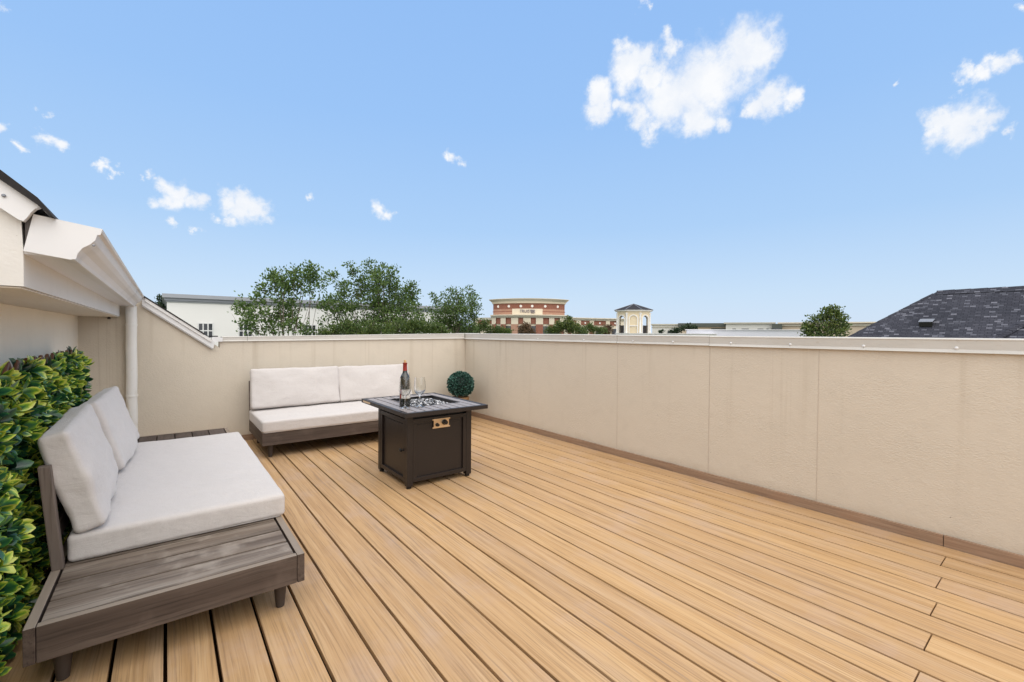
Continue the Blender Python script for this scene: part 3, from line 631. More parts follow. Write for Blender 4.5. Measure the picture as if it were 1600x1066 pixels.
# dark shelf under the top
m = MB(); m.box(bx0+.02, bx1-.02, by0+.03, by1-.03, .50, .55); FP(m, 'burner_box', 'black_plastic')
tx0, tx1, ty0, ty1 = 1.288, 1.972, 2.836, 3.705; ztp = .580
ox0, ox1, oy0, oy1 = 1.475, 1.855, 3.075, 3.545
m = MB()
rim = .03
m.box(tx0, tx1, ty0, ty0+rim, ztp-.030, ztp, ch=.002); m.box(tx0, tx1, ty1-rim, ty1, ztp-.030, ztp, ch=.002)
m.box(tx0, tx0+rim, ty0+rim, ty1-rim, ztp-.030, ztp-.0004, ch=.002); m.box(tx1-rim, tx1, ty0+rim, ty1-rim, ztp-.030, ztp-.0004, ch=.002)
FP(m, 'tabletop_frame', 'bronze_steel')
ns = 9; sw = (tx1-tx0-2*rim)/ns
for k in range(ns):
    a, b = tx0+rim+k*sw+.0055, tx0+rim+(k+1)*sw-.0055
    segs = [(ty0+rim+.003, ty1-rim-.003)]
    if b > ox0 and a < ox1:
        segs = [(ty0+rim+.003, oy0), (oy1, ty1-rim-.003)]
        if a < ox0-.01: m2 = None; segs2 = [(a, ox0-.002)]
    for s0, s1 in segs:
        m = MB(); m.box(a, b, s0, s1, ztp-.012, ztp-.001, ch=.0018); FP(m, 'tabletop_slat', 'bronze_sky_sheen')
    if b > ox0 and a < ox0-.012: m = MB(); m.box(a, ox0-.002, oy0+.001, oy1-.001, ztp-.012, ztp-.001, ch=.0018); FP(m, 'tabletop_slat', 'bronze_sky_sheen')
    if a < ox1 and b > ox1+.012: m = MB(); m.box(ox1+.002, b, oy0+.001, oy1-.001, ztp-.012, ztp-.001, ch=.0018); FP(m, 'tabletop_slat', 'bronze_sky_sheen')
m = MB(); m.box(tx0+rim, ox0-.02, ty0+rim, ty1-rim, ztp-.028, ztp-.0135); m.box(ox1+.02, tx1-rim, ty0+rim, ty1-rim, ztp-.028, ztp-.0135); m.box(ox0-.02, ox1+.02, ty0+rim, oy0-.02, ztp-.028, ztp-.0135); m.box(ox0-.02, ox1+.02, oy1+.02, ty1-rim, ztp-.028, ztp-.0135)
FP(m, 'top_underside', 'black_plastic')
m = MB(); t_ = .004; zt_ = ztp+.0005; zl = ztp-.055
for bb in ((ox0-.006, ox1+.006, oy0-.006, oy0, zl, zt_), (ox0-.006, ox1+.006, oy1, oy1+.006, zl, zt_), (ox0-.006, ox0, oy0, oy1, zl, zt_-.0003), (ox1, ox1+.006, oy0, oy1, zl, zt_-.0003), (ox0, ox1, oy0, oy1, zl-.004, zl)): m.box(*bb)
tray = FP(m, 'burner_tray', 'tray_steel')
m = MB(); random.seed(3)
for i in range(2200):
    bm = bmesh.new(); 
    cx_ = ox0+.018+random.random()*(ox1-ox0-.036); cy_ = oy0+.018+random.random()*(oy1-oy0-.036)
    e = min((cx_-ox0)/.19, (ox1-cx_)/.19, (cy_-oy0)/.23, (oy1-cy_)/.23); hh = .052*min(1, e)**.5
    s = random.uniform(.007, .014); R_ = Matrix.Rotation(random.random()*6.3, 3, Vector((random.gauss(0, 1), random.gauss(0, 1), random.gauss(0, 1))).normalized())
    vs = [R_ @ Vector((a*s*random.uniform(.5, 1), b*s*random.uniform(.5, 1), c*s*random.uniform(.4, .9)))+Vector((cx_, cy_, zl+.006+hh*random.uniform(.5, 1))) for a in (-1, 1) for b in (-1, 1) for c in (-1, 1)]
    bm.free(); m.add(vs, [(0, 1, 3, 2), (4, 6, 7, 5), (0, 4, 5, 1), (2, 3, 7, 6), (0, 2, 6, 4), (1, 5, 7, 3)])
fg = m.build('fire_glass', 'fire_glass', tray); fg['kind'] = 'stuff'
m = MB(); m.box(tx0-.0015, tx0-.0002, 3.50, 3.66, ztp-.022, ztp-.007); FP(m, 'name_plate', 'brass_plate')

# ------------------------------------------------------------------ bottle and glasses
zt2 = ztp-.0005
wb = thing('wine_bottle', 'dark red wine bottle with cork and white label on the fire pit table', 'bottle', (1.424, 3.146, zt2), math.radians(-25))
prof = [(.036, 0), (.040, .004), (.0405, .02), (.0405, .195), (.038, .212), (.030, .232), (.020, .250), (.0155, .265), (.0148, .318), (.0165, .320), (.0165, .326), (.012, .328), (0, .328)]
m = MB(); m.lathe([(0, 0)]+prof, (0, 0, 0), 40); m.build('bottle_body', 'wine_glass_bottle', wb, smooth=True, autosmooth=60)
m = MB(); vs = []; fs = []; nseg = 24
for i in range(nseg+1):
    a = math.radians(-150+i*(175/nseg)); vs += [(.0409*math.cos(a), .0409*math.sin(a), .062), (.0409*math.cos(a), .0409*math.sin(a), .128)]
fs = [(2*i, 2*i+2, 2*i+3, 2*i+1) for i in range(nseg)]; m.add(vs, fs); m.build('label', 'bottle_label', wb, smooth=True)
m = MB(); m.lathe([(.0162, .268), (.0155, .290), (.0155, .3195), (.0172, .321), (.0172, .3275), (.0125, .3285)], (0, 0, 0), 28); m.build('capsule', 'capsule_red', wb, smooth=True, autosmooth=50)
m = MB(); m.lathe([(.0095, .328), (.0098, .346), (.008, .349), (0, .349)], (0, 0, 0), 20); m.build('cork', 'cork', wb, smooth=True, autosmooth=50)
def wineglass(label, loc, s=1.0):
    r = thing('wine_glass', label, 'wine glass', loc, 0, 'wine glasses on the fire pit table')
    outer = [(0, 0), (.036, 0), (.0375, .0012), (.036, .0024), (.018, .006), (.006, .012), (.0040, .022), (.0036, .07), (.0045, .082), (.010, .088), (.027, .099), (.039, .115), (.0435, .132), (.0440, .15), (.0405, .19), (.0365, .222)]
    inner = [(.0353, .222), (.0392, .19), (.0425, .15), (.0420, .132), (.0375, .1165), (.026, .1015), (.010, .0925), (0, .0915)]
    m = MB(); m.lathe([(a*s, b*s) for a, b in outer+inner], (0, 0, 0), 40); o = m.build('glass_body', 'clear_glass', r, smooth=True, autosmooth=70); return r
wineglass('empty stemmed glass standing right in front of the wine bottle', (1.388, 3.066, zt2), 1.0)
wineglass('empty stemmed glass standing apart to the right of the bottle, over the fire glass edge', (1.500, 3.052, zt2), 1.0)

# ------------------------------------------------------------------ topiary ball
tb = thing('topiary_ball', 'round green artificial topiary ball on a brown pot in the far corner', 'plant', (3.045, 5.005, 0))
m = MB(); m.lathe([(.075, 0), (.08, .005), (.105, .27), (.112, .275), (.112, .30), (.098, .30), (.095, .27), (0, .268)], (0, 0, 0), 28); m.build('pot', 'pot_clay', tb, smooth=True, autosmooth=40)
def leaf_cloud(m, pts, size, aspect=.55, jitter=.5, tipfn=None, up_bias=0.0, quad=True):
    """numpy batch of small bent leaves. pts: list of (pos, outward normal, scale, rnd)"""
    for p, n_, s, r in pts:
        n_ = Vector(n_); d = (n_+Vector((random.gauss(0, jitter), random.gauss(0, jitter), random.gauss(0, jitter)+up_bias))).normalized()
        sd = d.cross(Vector((random.gauss(0, 1), random.gauss(0, 1), random.gauss(0, 1)))).normalized(); nn = d.cross(sd)
        L_ = size*s; w_ = L_*aspect*.5; p = Vector(p)
        m.add([p, p+d*L_*.5+sd*w_+nn*L_*.06, p+d*L_, p+d*L_*.5-sd*w_+nn*L_*.06, p+d*L_*.5-nn*L_*.05], [(0, 1, 4), (1, 2, 4), (2, 3, 4), (3, 0, 4)], r, tip=(0.1, .5, .95, .5, .35))
random.seed(11); pts = []
for i in range(3600):
    d = Vector((random.gauss(0, 1), random.gauss(0, 1), random.gauss(0, 1))).normalized()
    if d.z < -.86: continue
    rr = .170*random.uniform(.86, 1.0)*(1-.04*abs(d.z)); pts.append((d*rr+Vector((0, 0, .462)), d, random.uniform(.7, 1.3), random.random()))
m = MB(); leaf_cloud(m, pts, .021, .8, .55); m.lathe([(0, -.150), (.06, -.139), (.11, -.10), (.142, -.05), (.150, 0), (.142, .05), (.11, .10), (.06, .139), (0, .150)], (0, 0, .462), 24, rnd=.0); m.build('foliage', 'ball_leaf', tb)

# ------------------------------------------------------------------ artificial leafy screen
ls = thing('leafy_screen', 'artificial variegated leaf screen on brown lattice, leaning on the house wall behind the near sofa', 'hedge screen', (-.5, 2.8, 0))
random.seed(21)
lat = MB()
Y0s, Y1s, XS = 1.25, 4.20, -.510
for s_ in (1, -1):
    yy = Y0s-1.0
    while yy < Y1s:
        a = Vector((XS+.012+.004*s_, yy, 0.03)); b = Vector((XS+.012+.004*s_, yy+1.0, 1.002)) if s_ > 0 else Vector((XS+.012+.004*s_, yy, 1.002))
        if s_ < 0: a.y = yy+1.0
        # clip to the panel
        def clip(p, q):
            t0, t1 = 0, 1; dy = q.y-p.y
            for lim, sg in ((Y0s, 1), (Y1s, -1)):
                t = (lim-p.y)/dy
                if (dy*sg) > 0: t0 = max(t0, t)
                else: t1 = min(t1, t)
            return (p.lerp(q, t0), p.lerp(q, t1)) if t1 > t0+.02 else None
        cseg = clip(a, b)
        if cseg: lat.tube([cseg[0], cseg[1]], .0085, 6)
        yy += .150
wloc(lat.build('lattice', 'lattice_wood', ls, smooth=True), ls)
lf = MB()
def big_leaf(m, base, d, side, L_, W_, curl, rnd):
    nrm = side.cross(d).normalized(); rows = 7; vs = []; fs = []; tips = []
    for i in range(rows):
        u_ = i/(rows-1); wd = W_*.5*(math.sin(math.pi*min(1, u_*.90+.06)**1.45))**.7
        if i == rows-1: wd = .002
        bend = -curl*u_*u_*L_
        c = base+d*(L_*u_)+nrm*bend
        cup = wd*.38
        vs += [c+side*wd+nrm*cup, c, c-side*wd+nrm*cup]
        e = .2+.62*u_; tips += [min(1, e+.18), e-.12, min(1, e+.18)]
    for i in range(rows-1):
        for j in range(2): a = i*3+j; fs.append((a, a+1, a+4, a+3))
    m.add(vs, fs, rnd, tip=tips)
for i in range(2600):   # inner leaves by the lattice, darkened to paint the shade between leaves
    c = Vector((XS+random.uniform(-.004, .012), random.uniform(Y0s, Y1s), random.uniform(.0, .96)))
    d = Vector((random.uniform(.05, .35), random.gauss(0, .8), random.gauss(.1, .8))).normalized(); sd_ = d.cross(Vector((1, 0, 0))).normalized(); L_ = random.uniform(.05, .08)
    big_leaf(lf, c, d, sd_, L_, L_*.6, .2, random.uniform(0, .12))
z = .02; row = 0
while z < 1.0:
    y = Y0s+(row % 2)*.03
    while y < Y1s+.02:
        c = Vector((XS+random.uniform(.0, .075), y+random.uniform(-.018, .018), z+random.uniform(-.018, .018)))
        skip = (z > .95 and random.random() < .3)
        if not skip:
            br = random.random()
            axis = Vector((1.0, random.uniform(-.30, .30), random.uniform(.05, .65))).normalized()
            s1 = axis.cross(Vector((0, 0, 1))).normalized(); s2 = s1.cross(axis)
            nl = random.choice((7, 8, 9)); ph = random.random()*6.3
            for k in range(nl):
                ring = k % 2; a = ph+2*math.pi*k/nl+random.uniform(-.25, .25); open_ = math.radians(random.uniform(24, 42) if ring else random.uniform(46, 72))
                rad = s1*math.cos(a)+s2*math.sin(a); d = (axis*math.cos(open_)+rad*math.sin(open_)).normalized(); d = (d+Vector((0, 0, .18))).normalized()
                side = d.cross(axis)
                if side.length < .05: side = d.orthogonal()
                side.normalize(); L_ = random.uniform(.042, .068); big_leaf(lf, c, d, side if random.random() < .5 else -side, L_, L_*random.uniform(.44, .58), random.uniform(.05, .35), min(1, max(0, br*.75+random.random()*.35)))
        y += .060
    z += .052; row += 1
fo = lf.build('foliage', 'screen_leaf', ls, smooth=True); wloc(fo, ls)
# ------------------------------------------------------------------ trees
def tree(name, label, cat, D, trunk_px, blobs, leafmat_, leaf, nper, group, seed, bark_r=.16, dz=.8, density=1.0, gap=.0):
    """blobs: (px, py, r_px) of foliage masses seen in the photo, placed at distance D (+- depth)"""
    random.seed(seed); base = at(trunk_px, 521, D); base.z = -10
    root = thing(name, label, cat, tuple(base), 0, group); K = D/F_PX
    fm = MB(); tm = MB(); B = []
    for bx_, by_, br_ in blobs:
        dd = D+random.uniform(-1, 1)*dz*(1 if br_ < 30 else 1.4); v = ray(bx_, by_); hv = math.hypot(v.x, v.y); c = CAM+v/hv*dd
        B.append((c-base, br_*K/hv*1.0*(hv**.0)))
    top = max(b[0].z for b in B)
    fork = Vector((0, 0, 10+.0)) - Vector((0, 0, 1.4)); hub = Vector((0, 0, 8.0))
    tm.tube([Vector((0, 0, 0)), Vector((.05, 0, 3)), Vector((-.05, .05, 6)), hub], [bark_r*1.5, bark_r*1.15, bark_r, bark_r*.8], 10)
    for c, r in B:
        mid = hub.lerp(c, .5)+Vector((random.uniform(-.3, .3), random.uniform(-.3, .3), random.uniform(.0, .4))); sz = max(.012, min(.05, r*.05))
        tm.tube([hub+Vector((0, 0, -.3)), hub.lerp(mid, .5)+Vector((random.uniform(-.1, .1), 0, .1)), mid, mid.lerp(c, .6)+Vector((random.uniform(-.1, .1), random.uniform(-.1, .1), .05)), c], [bark_r*.45, sz*1.1, sz*.9, sz*.6, sz*.3], 6)
        # sub twigs ending in leaf clumps
        ncl = max(6, int(nper*density*(7.5*r*r+3.0*r)))
        for j in range(ncl):
            d = Vector((random.gauss(0, 1), random.gauss(0, 1), random.gauss(0, .85))); d.normalize(); rr = r*random.random()**.45*random.uniform(.8, 1.12); p = c+d*rr
            if mnoise.noise(p*1.9+Vector((seed, 0, 0))) < gap-.35: continue
            if j % 3 == 0: tm.tube([c+d*rr*.15, c+d*rr*.6+Vector((0, 0, -.03)), p], [.014, .010, .006], 4)
            br = random.random(); cs = random.uniform(.10, .22)*(1 if leaf < .14 else 1.3)
            for k in range(random.randint(7, 13)):
                e = Vector((random.gauss(0, 1), random.gauss(0, 1), random.gauss(0, .8)))*cs*.62; q = p+e; dn = (d*.5+Vector((0, 0, .4))+e.normalized()*.5)
                leaf_cloud(fm, [(q, dn, random.uniform(.7, 1.25), min(1, max(0, br*.6+random.random()*.4)))], leaf, .62, .7)
    tm.build('trunk', 'bark', root, smooth=True); fm.build('crown', leafmat_, root); return root
G1 = 'broadleaf trees standing beyond the far parapet'
tree('oak_tree', 'sparse open-branched green tree in front of the white building, leftmost beyond the parapet', 'tree', 24, 458,
  [(445,441,22),(428,440,16),(412,453,14),(440,462,20),(455,478,17),(398,470,12),(375,480,13),(362,490,8),(400,492,17),(385,505,13),(430,495,18),(420,512,14),(398,515,12),(445,512,12),(455,498,10),(478,432,17),(470,446,14),(486,422,10),(497,436,12),(460,425,7),(490,455,9),(503,445,8),(466,512,8),(437,427,7),(481,516,8)],
  'oak_leaf', .145, 10, G1, 1, .15, .5, 1.0, .14)
tree('oak_tree', 'tall middle green tree, highest crown beyond the parapet, right of the sparse tree', 'tree', 27, 590,
  [(583,423,14),(578,412,6),(592,432,17),(600,445,22),(580,452,18),(563,440,13),(553,425,8),(548,413,4),(560,460,17),(540,455,12),(528,468,16),(515,470,12),(505,478,10),(530,490,17),(512,505,12),(545,505,16),(535,445,8),(522,433,7),(513,428,4),(545,480,12),(612,430,9),(620,448,13),(625,465,18),(605,475,26),(585,480,25),(640,470,14),(642,450,9),(645,460,10),(634,486,18),(610,502,26),(580,508,22),(556,515,14),(638,508,20),(655,490,13),(663,505,14),(600,418,4),(620,420,3),(535,517,12)],
  'oak_leaf', .15, 9.5, G1, 2, .18, .8, 1.0, .12)
tree('oak_tree', 'smaller upright feathery green tree nearest the brick bank building', 'tree', 31, 712,
  [(714,457,9),(716,470,13),(708,482,16),(693,468,9),(683,472,8),(694,484,13),(722,487,14),(735,462,6),(740,470,8),(737,482,11),(746,462,3),(748,480,3),(700,500,18),(720,503,18),(740,497,9),(682,496,12),(688,512,14),(712,515,16),(733,513,13),(672,484,4),(676,462,3),(705,455,4),(733,452,3)],
  'oak_leaf', .145, 10.5, G1, 3, .13, .6, 1.0, .10)
G2 = 'low bushy treetops just above the parapet'
bs = [('low green treetops left of centre, under the tall tree, above the parapet', 24, 540, [(520,520,12),(540,512,14),(560,518,14),(580,516,16),(600,520,14),(505,524,8)], 'bush_leaf'),
      ('low green treetops between the tall tree and the feathery tree', 25, 640, [(620,514,14),(640,518,15),(658,512,14),(675,516,14),(690,520,12),(646,506,8)], 'bush_leaf'),
      ('low green treetops below the left end of the brick bank', 33, 745, [(720,520,14),(742,516,11),(752,512,9),(765,518,10),(778,517,8),(790,520,8),(758,505,5)], 'bush_leaf'),
      ('reddish round bush in front of the middle of the brick bank', 40, 822, [(822,511,8),(818,518,9),(828,519,8)], 'red_leaf'),
      ('green pointed tree in front of the right half of the brick bank', 38, 885, [(889,499,4),(889,506,8),(880,512,11),(868,516,10),(895,513,11),(906,517,10),(858,519,8),(872,507,4)], 'magnolia_leaf'),
      ('dark green round bush before the bank wing, left of the cupola', 42, 938, [(912,516,7),(925,515,7),(934,518,8),(922,509,4),(942,516,6)], 'bush_leaf'),
      ('reddish slim bush before the bank wing, just left of the cupola', 44, 948, [(949,512,6),(950,518,7),(945,520,5)], 'red_leaf')]
for i, (lb, D_, tx, bl, lm) in enumerate(bs): tree('bushy_tree', lb, 'tree', D_, tx, bl, lm, .13, 16, G2, 30+i, .1, .4, 1.2, -.1)
tree('magnolia_tree', 'rounded dense green tree before the low cream shops, left of the dark shingle roof', 'tree', 40, 1290,
  [(1299,493,14),(1276,507,15),(1303,505,14),(1266,513,10),(1285,520,16),(1308,516,13),(1264,520,9),(1302,485,8),(1311,493,8),(1288,488,6),(1295,481,4),(1284,497,6),(1318,512,5),(1316,500,5),(1318,520,7)],
  'magnolia_leaf', .19, 9, None, 50, .2, .8, 1.0, .06)
tree('evergreen_tree', 'dark narrow treetop peeking out left of the white building', 'tree', 40, 254, [(254,468,3),(254,475,4),(253,482,5),(252,490,6)], 'pine_leaf', .2, 14, None, 51, .12, .2, 1.3, -.3)
tree('bushy_tree', 'small dark treetops before the far white and dark roofed shops, right of the cupola', 'tree', 75, 1066, [(1057,518,5),(1066,514,5),(1075,512,5),(1085,512,4),(1048,519,3),(1034,519,3)], 'pine_leaf', .3, 5, G2, 52, .12, .6, 1.2, -.3)

# ------------------------------------------------------------------ white building (left, beyond)
wbd = thing('white_building', 'large white stucco building with grey metal roof edge beyond the parapet on the left', 'building', (6, 36, -10))
YW = 32.0
def WBm(m, nm, mt, parent=None, **k):
    o = m.build(nm, mt, parent or wbd, **k)
    if parent is None: wloc3(o, wbd)
    return o
def wloc3(o, root): o.matrix_parent_inverse = Matrix.Translation(-root.location)
m = MB(); m.box(.06, 19, YW, YW+14, -10, 2.87); WBm(m, 'wall', 'white_stucco_far')
for z0, z1, dy, mt in ((2.86, 3.02, .12, 'grey_flashing'), (3.02, 3.24, .22, 'grey_flashing_light'), (2.78, 2.86, .05, 'grey_flashing_light')):
    m = MB(); m.box(.06-dy, 19+dy, YW-dy, YW+14+dy, z0, z1); WBm(m, 'roof_edge', mt)
for wx0, wx1, zt3 in ((1.50, 2.22, 1.60), (3.55, 4.27, 1.60), (7.30, 8.02, 1.60), (9.35, 10.07, 1.60)):
    m = MB(); m.box(wx0, wx1, YW-.012, YW-.002, .2, zt3); wn_ = WBm(m, 'window', 'window_dark')
    m = MB()
    for k in range(4): xx = wx0+k*(wx1-wx0)/3; m.box(xx-.03, xx+.03, YW-.045, YW-.013, .2, zt3+.03)
    for zz in (zt3-.0, zt3-.44, zt3-.88): m.box(wx0-.03, wx1+.03, YW-.042, YW-.014, zz-.03, zz+.03)
    m.build('muntins', 'muntin_white', wn_).matrix_parent_inverse = wn_.matrix_parent_inverse.copy() if False else Matrix.Identity(4)
# service box on its left side
m = MB(); m.box(-.12, .06, YW+.02, YW+.3, -9, 1.05); WBm(m, 'side_duct', 'grey_flashing')

# ------------------------------------------------------------------ brick bank
DB = 85.0; cdir = ray(826, 521); hv = math.hypot(cdir.x, cdir.y); fdir = Vector((cdir.x/hv, cdir.y/hv, 0)); udir = Vector((fdir.y, -fdir.x, 0))
bo = fdir*DB
KP = DB/F_PX*math.hypot(cdir.x, cdir.y)/1.0   # metres per photo pixel across, at that distance
v0 = ray(826, 521); KZ = DB/math.hypot(v0.x, v0.y)/F_PX
bk = thing('bank_building', 'red brick and cream stone bank with bowed front and lettered sign in the distance', 'building', (bo.x, bo.y, -10))
def U(px): return (px-826)*KZ
def Z(py): return CAM_H+(521-py)*KZ
UC = lambda u: 0.0
def bow(u, R=9.4, ext=7.6): return -(math.sqrt(max(R*R-u*u, 0))-math.sqrt(R*R-ext*ext))   # front bulges to the viewer
def BT(v): return Vector((udir.x*v.x+fdir.x*v.y, udir.y*v.x+fdir.y*v.y, v.z-(-10)))
def bowed(m, u0, u1, z0, z1, out, n=20, back=8.0, flare=0.0):
    vs = []; fs = []
    for i in range(n+1):
        u = u0+(u1-u0)*i/n; f0 = bow(min(abs(u), 7.6)*(1 if u > 0 else -1))-out; k = 1+flare
        vs += [(u, f0, z0), (u*k, f0-flare*6, z1), (u, back, z0), (u*k, back+flare*6, z1)]
    for i in range(n):
        a = 4*i; b = a+4; fs += [(a, b, b+1, a+1), (a+1, b+1, b+3, a+3), (a+3, b+3, b+2, a+2), (a+2, b+2, b, a)]
    fs += [(0, 1, 3, 2), (4*n, 4*n+2, 4*n+3, 4*n+1)]; m.add([BT(Vector(v)) for v in vs], fs)
def BK(m, nm, mt, parent=None, **k): return m.build(nm, mt, parent or bk, uvbox=True, **k)
W0, W1 = U(771), U(881)
m = MB(); bowed(m, W0, W1, Z(484.5), Z(476), 0); BK(m, 'upper_brick_wall', 'brick_red')
m = MB(); bowed(m, W0, W1, Z(494), Z(484.5), .01); BK(m, 'banded_brick', 'brick_band')
m = MB(); bowed(m, W0-.1, W1+.1, Z(488.6), Z(487.6), .06); BK(m, 'brick_course', 'brick_red')
m = MB(); bowed(m, W0-.15, W1+.15, Z(476), Z(473.2), .25, flare=.02); BK(m, 'frieze', 'limestone')
m = MB(); bowed(m, W0-.2, W1+.2, Z(473.2), Z(469.6), .35, flare=.055); BK(m, 'cornice', 'cornice_far')
m = MB(); bowed(m, W0*1.055-.5, W1*1.055+.5, Z(469.6), Z(468.9), .75); BK(m, 'cornice_lip', 'limestone')
for px in (779.5, 796, 814, 831, 850.5, 869.5):
    u = U(px); m = MB(); m.lathe([(0, -.03), (.22, -.02), (.24, .02), (0, .03)], (0, 0, 0), 20, T=lambda v, u=u: BT(Vector((u+v.x, bow(u)-.05+v.z, Z(480.3)+v.y)))); BK(m, 'medallion', 'medallion')
u0, u1 = U(801), U(846.5); m = MB(); bowed(m, u0, u1, Z(493), Z(484.2), .16, n=5, back=-bow(0)*0-.0); sg = BK(m, 'sign_panel', 'limestone')
# lettering
def text_mesh(body, size, parent, name, T):
    cu = bpy.data.curves.new(name, 'FONT'); cu.body = body; cu.size = size; cu.extrude = .03; cu.align_x = 'LEFT'; cu.space_character = 1.08
    o = bpy.data.objects.new('tmp', cu); col.objects.link(o); bpy.context.view_layer.update()
    me = bpy.data.meshes.new_from_object(o.evaluated_get(bpy.context.evaluated_depsgraph_get())); bpy.data.objects.remove(o)
    for v in me.vertices: v.co = T(v.co)
    me.materials.clear(); me.materials.append(MATS['sign_letter']); o2 = bpy.data.objects.new(name, me); col.objects.link(o2); o2.parent = parent; return o2
yL = bow(0)-.22
text_mesh('TRUIST', .80, sg, 'lettering', lambda c: BT(Vector((U(812.5)+c.x*.80, yL-c.z+abs(U(812.5)+c.x)*.02, Z(490.2)+c.y*1.0))))
m = MB(); s_ = .07
lx0, lx1, lz0, lz1 = U(829.5), U(834.8), Z(491), Z(485.9)
for bb in ((lx0, lx1, lz0, lz0+s_), (lx0, lx1, lz1-s_, lz1), (lx0, lx0+s_, lz0, lz1), (lx1-s_, lx1, lz0, lz1), (lx0+.14, lx1-.14, lz1-.24, lz1-.17), (lx0+.14, lx1-.14, lz0+.17, lz0+.24)): m.box(bb[0], bb[1], yL-.03, yL+.03, bb[2], bb[3], T=BT)
for q in (.36, .58): xx = lx0+(lx1-lx0)*q; m.box(xx, xx+.06, yL-.03, yL+.03, lz0+.17, lz1-.17, T=BT)
BK(m, 'emblem', 'sign_letter', parent=sg)
# lower storey (slightly forward) : entablature, pilasters, bays
LO = 1.6
m = MB(); bowed(m, U(769.5), U(884), Z(600), Z(497.6), LO-.35); BK(m, 'lower_wall', 'limestone')
m = MB(); bowed(m, U(768.5), U(885), Z(497.6), Z(494.8), LO+.15, flare=.01); BK(m, 'entablature', 'cornice_far')
m = MB(); bowed(m, U(767.5), U(886), Z(494.8), Z(493.4), LO+.45); BK(m, 'entablature_lip', 'limestone')
pil = [(770, 776.5), (784, 791.8), (800, 810.5), (818, 829), (836.5, 847), (856, 864), (872.5, 879)]
for a, b in pil:
    m = MB(); bowed(m, U(a), U(b), Z(507.5), Z(497.8), LO, n=1); BK(m, 'pilaster', 'limestone')
    m = MB(); bowed(m, U(a), U(b), Z(600), Z(507.6), LO+.02, n=1); BK(m, 'brick_pier', 'brick_red' if a < 800 or a > 830 else 'brick_band')
for (a, b), (c, d) in zip(pil[:-1], pil[1:]):
    m = MB(); bowed(m, U(b)+.01, U(c)-.01, Z(507), Z(498.2), LO-.2, n=1); BK(m, 'brick_bay', 'brick_red')
    m = MB(); bowed(m, U(b)+.05, U(c)-.05, Z(600), Z(510), LO-.28, n=1); BK(m, 'window', 'window_dark')
# right wing, receding a little
ang = math.radians(24)
def WT(v):  # v.x along the wing from its left end
    return BT(Vector((U(880)+v.x*math.cos(ang), bow(7.6)-1.2+v.x*math.sin(ang)+v.y, v.z)))
def wpx(px):   # distance along the wing for a photo column
    k = (px-826)/F_PX*1.0
    # solve U + s cos = k' * (D + depth)
    kk = KZ/DB*(px-826); A0 = U(880); B0 = bow(7.6)-1.2
    return (kk*(DB+B0)-A0)/(math.cos(ang)-kk*math.sin(ang))
def wz(py, px): dep = DB+bow(7.6)-1.2+wpx(px)*math.sin(ang); return CAM_H+(521-py)*KZ*dep/DB
zt4 = wz(496.4, 900); WL = wpx(985)
m = MB(); m.box(0, WL, 0, 12, -10, zt4-.42, T=WT); BK(m, 'wing_wall', 'limestone')
m = MB(); m.box(0, WL, -.35, 12, zt4-.42, zt4-.1, T=WT); BK(m, 'wing_entablature', 'cornice_far')
m = MB(); m.box(-.1, WL, -.6, 12, zt4-.1, zt4+.06, T=WT); BK(m, 'wing_coping', 'limestone')
zp = wz(507.5, 900); ppx = [(888, 892), (900, 907), (920.5, 927), (945.5, 951.5), (968, 974)]
for a, b in ppx:
    m = MB(); m.box(wpx(a), wpx(b), -.22, 0, zp, zt4-.43, T=WT); BK(m, 'wing_pilaster', 'limestone')
    m = MB(); m.box(wpx(a), wpx(b), -.24, 0, -10, zp-.01, T=WT); BK(m, 'wing_brick_pier', 'brick_red')
for (a, b), (c, d) in zip(ppx[:-1], ppx[1:]):
    m = MB(); m.box(wpx(b)+.02, wpx(c)-.02, -.08, 0, zp, zt4-.5, T=WT); BK(m, 'wing_brick_bay', 'brick_red')
    m = MB(); m.box(wpx(b)+.5, wpx(c)-.5, -.06, 0, -6, zp-.62, T=WT); BK(m, 'window', 'window_dark')
    uu = (wpx(b)+wpx(c))/2; m = MB(); m.lathe([(0, -.03), (.16, -.02), (.18, .02), (0, .03)], (0, 0, 0), 16, T=lambda v, uu=uu: WT(Vector((uu+v.x, -.12+v.z, (zp+zt4-.5)/2+v.y)))); BK(m, 'medallion', 'medallion')
# left wing
def LT(v): return BT(Vector((U(769.5)-v.x*math.cos(ang), bow(7.6)-.9+v.x*math.sin(ang)+v.y, v.z)))
m = MB(); m.box(0, 4.2, 0, 9, -10, zt4-.5, T=LT); o_ = BK(m, 'side_wing_wall', 'limestone')
m = MB(); m.box(0, 4.4, -.35, 9, zt4-.5, zt4-.05, T=LT); BK(m, 'side_wing_cornice', 'cornice_far')
m = MB(); m.box(.1, 3.2, -.08, 0, zp+.1, zt4-.58, T=LT); BK(m, 'side_wing_brick', 'brick_red')
m = MB(); m.lathe([(0, -.03), (.16, -.02), (.18, .02), (0, .03)], (0, 0, 0), 16, T=lambda v: LT(Vector((1.3+v.x, -.12+v.z, (zp+zt4)/2-.2+v.y)))); BK(m, 'medallion', 'medallion')

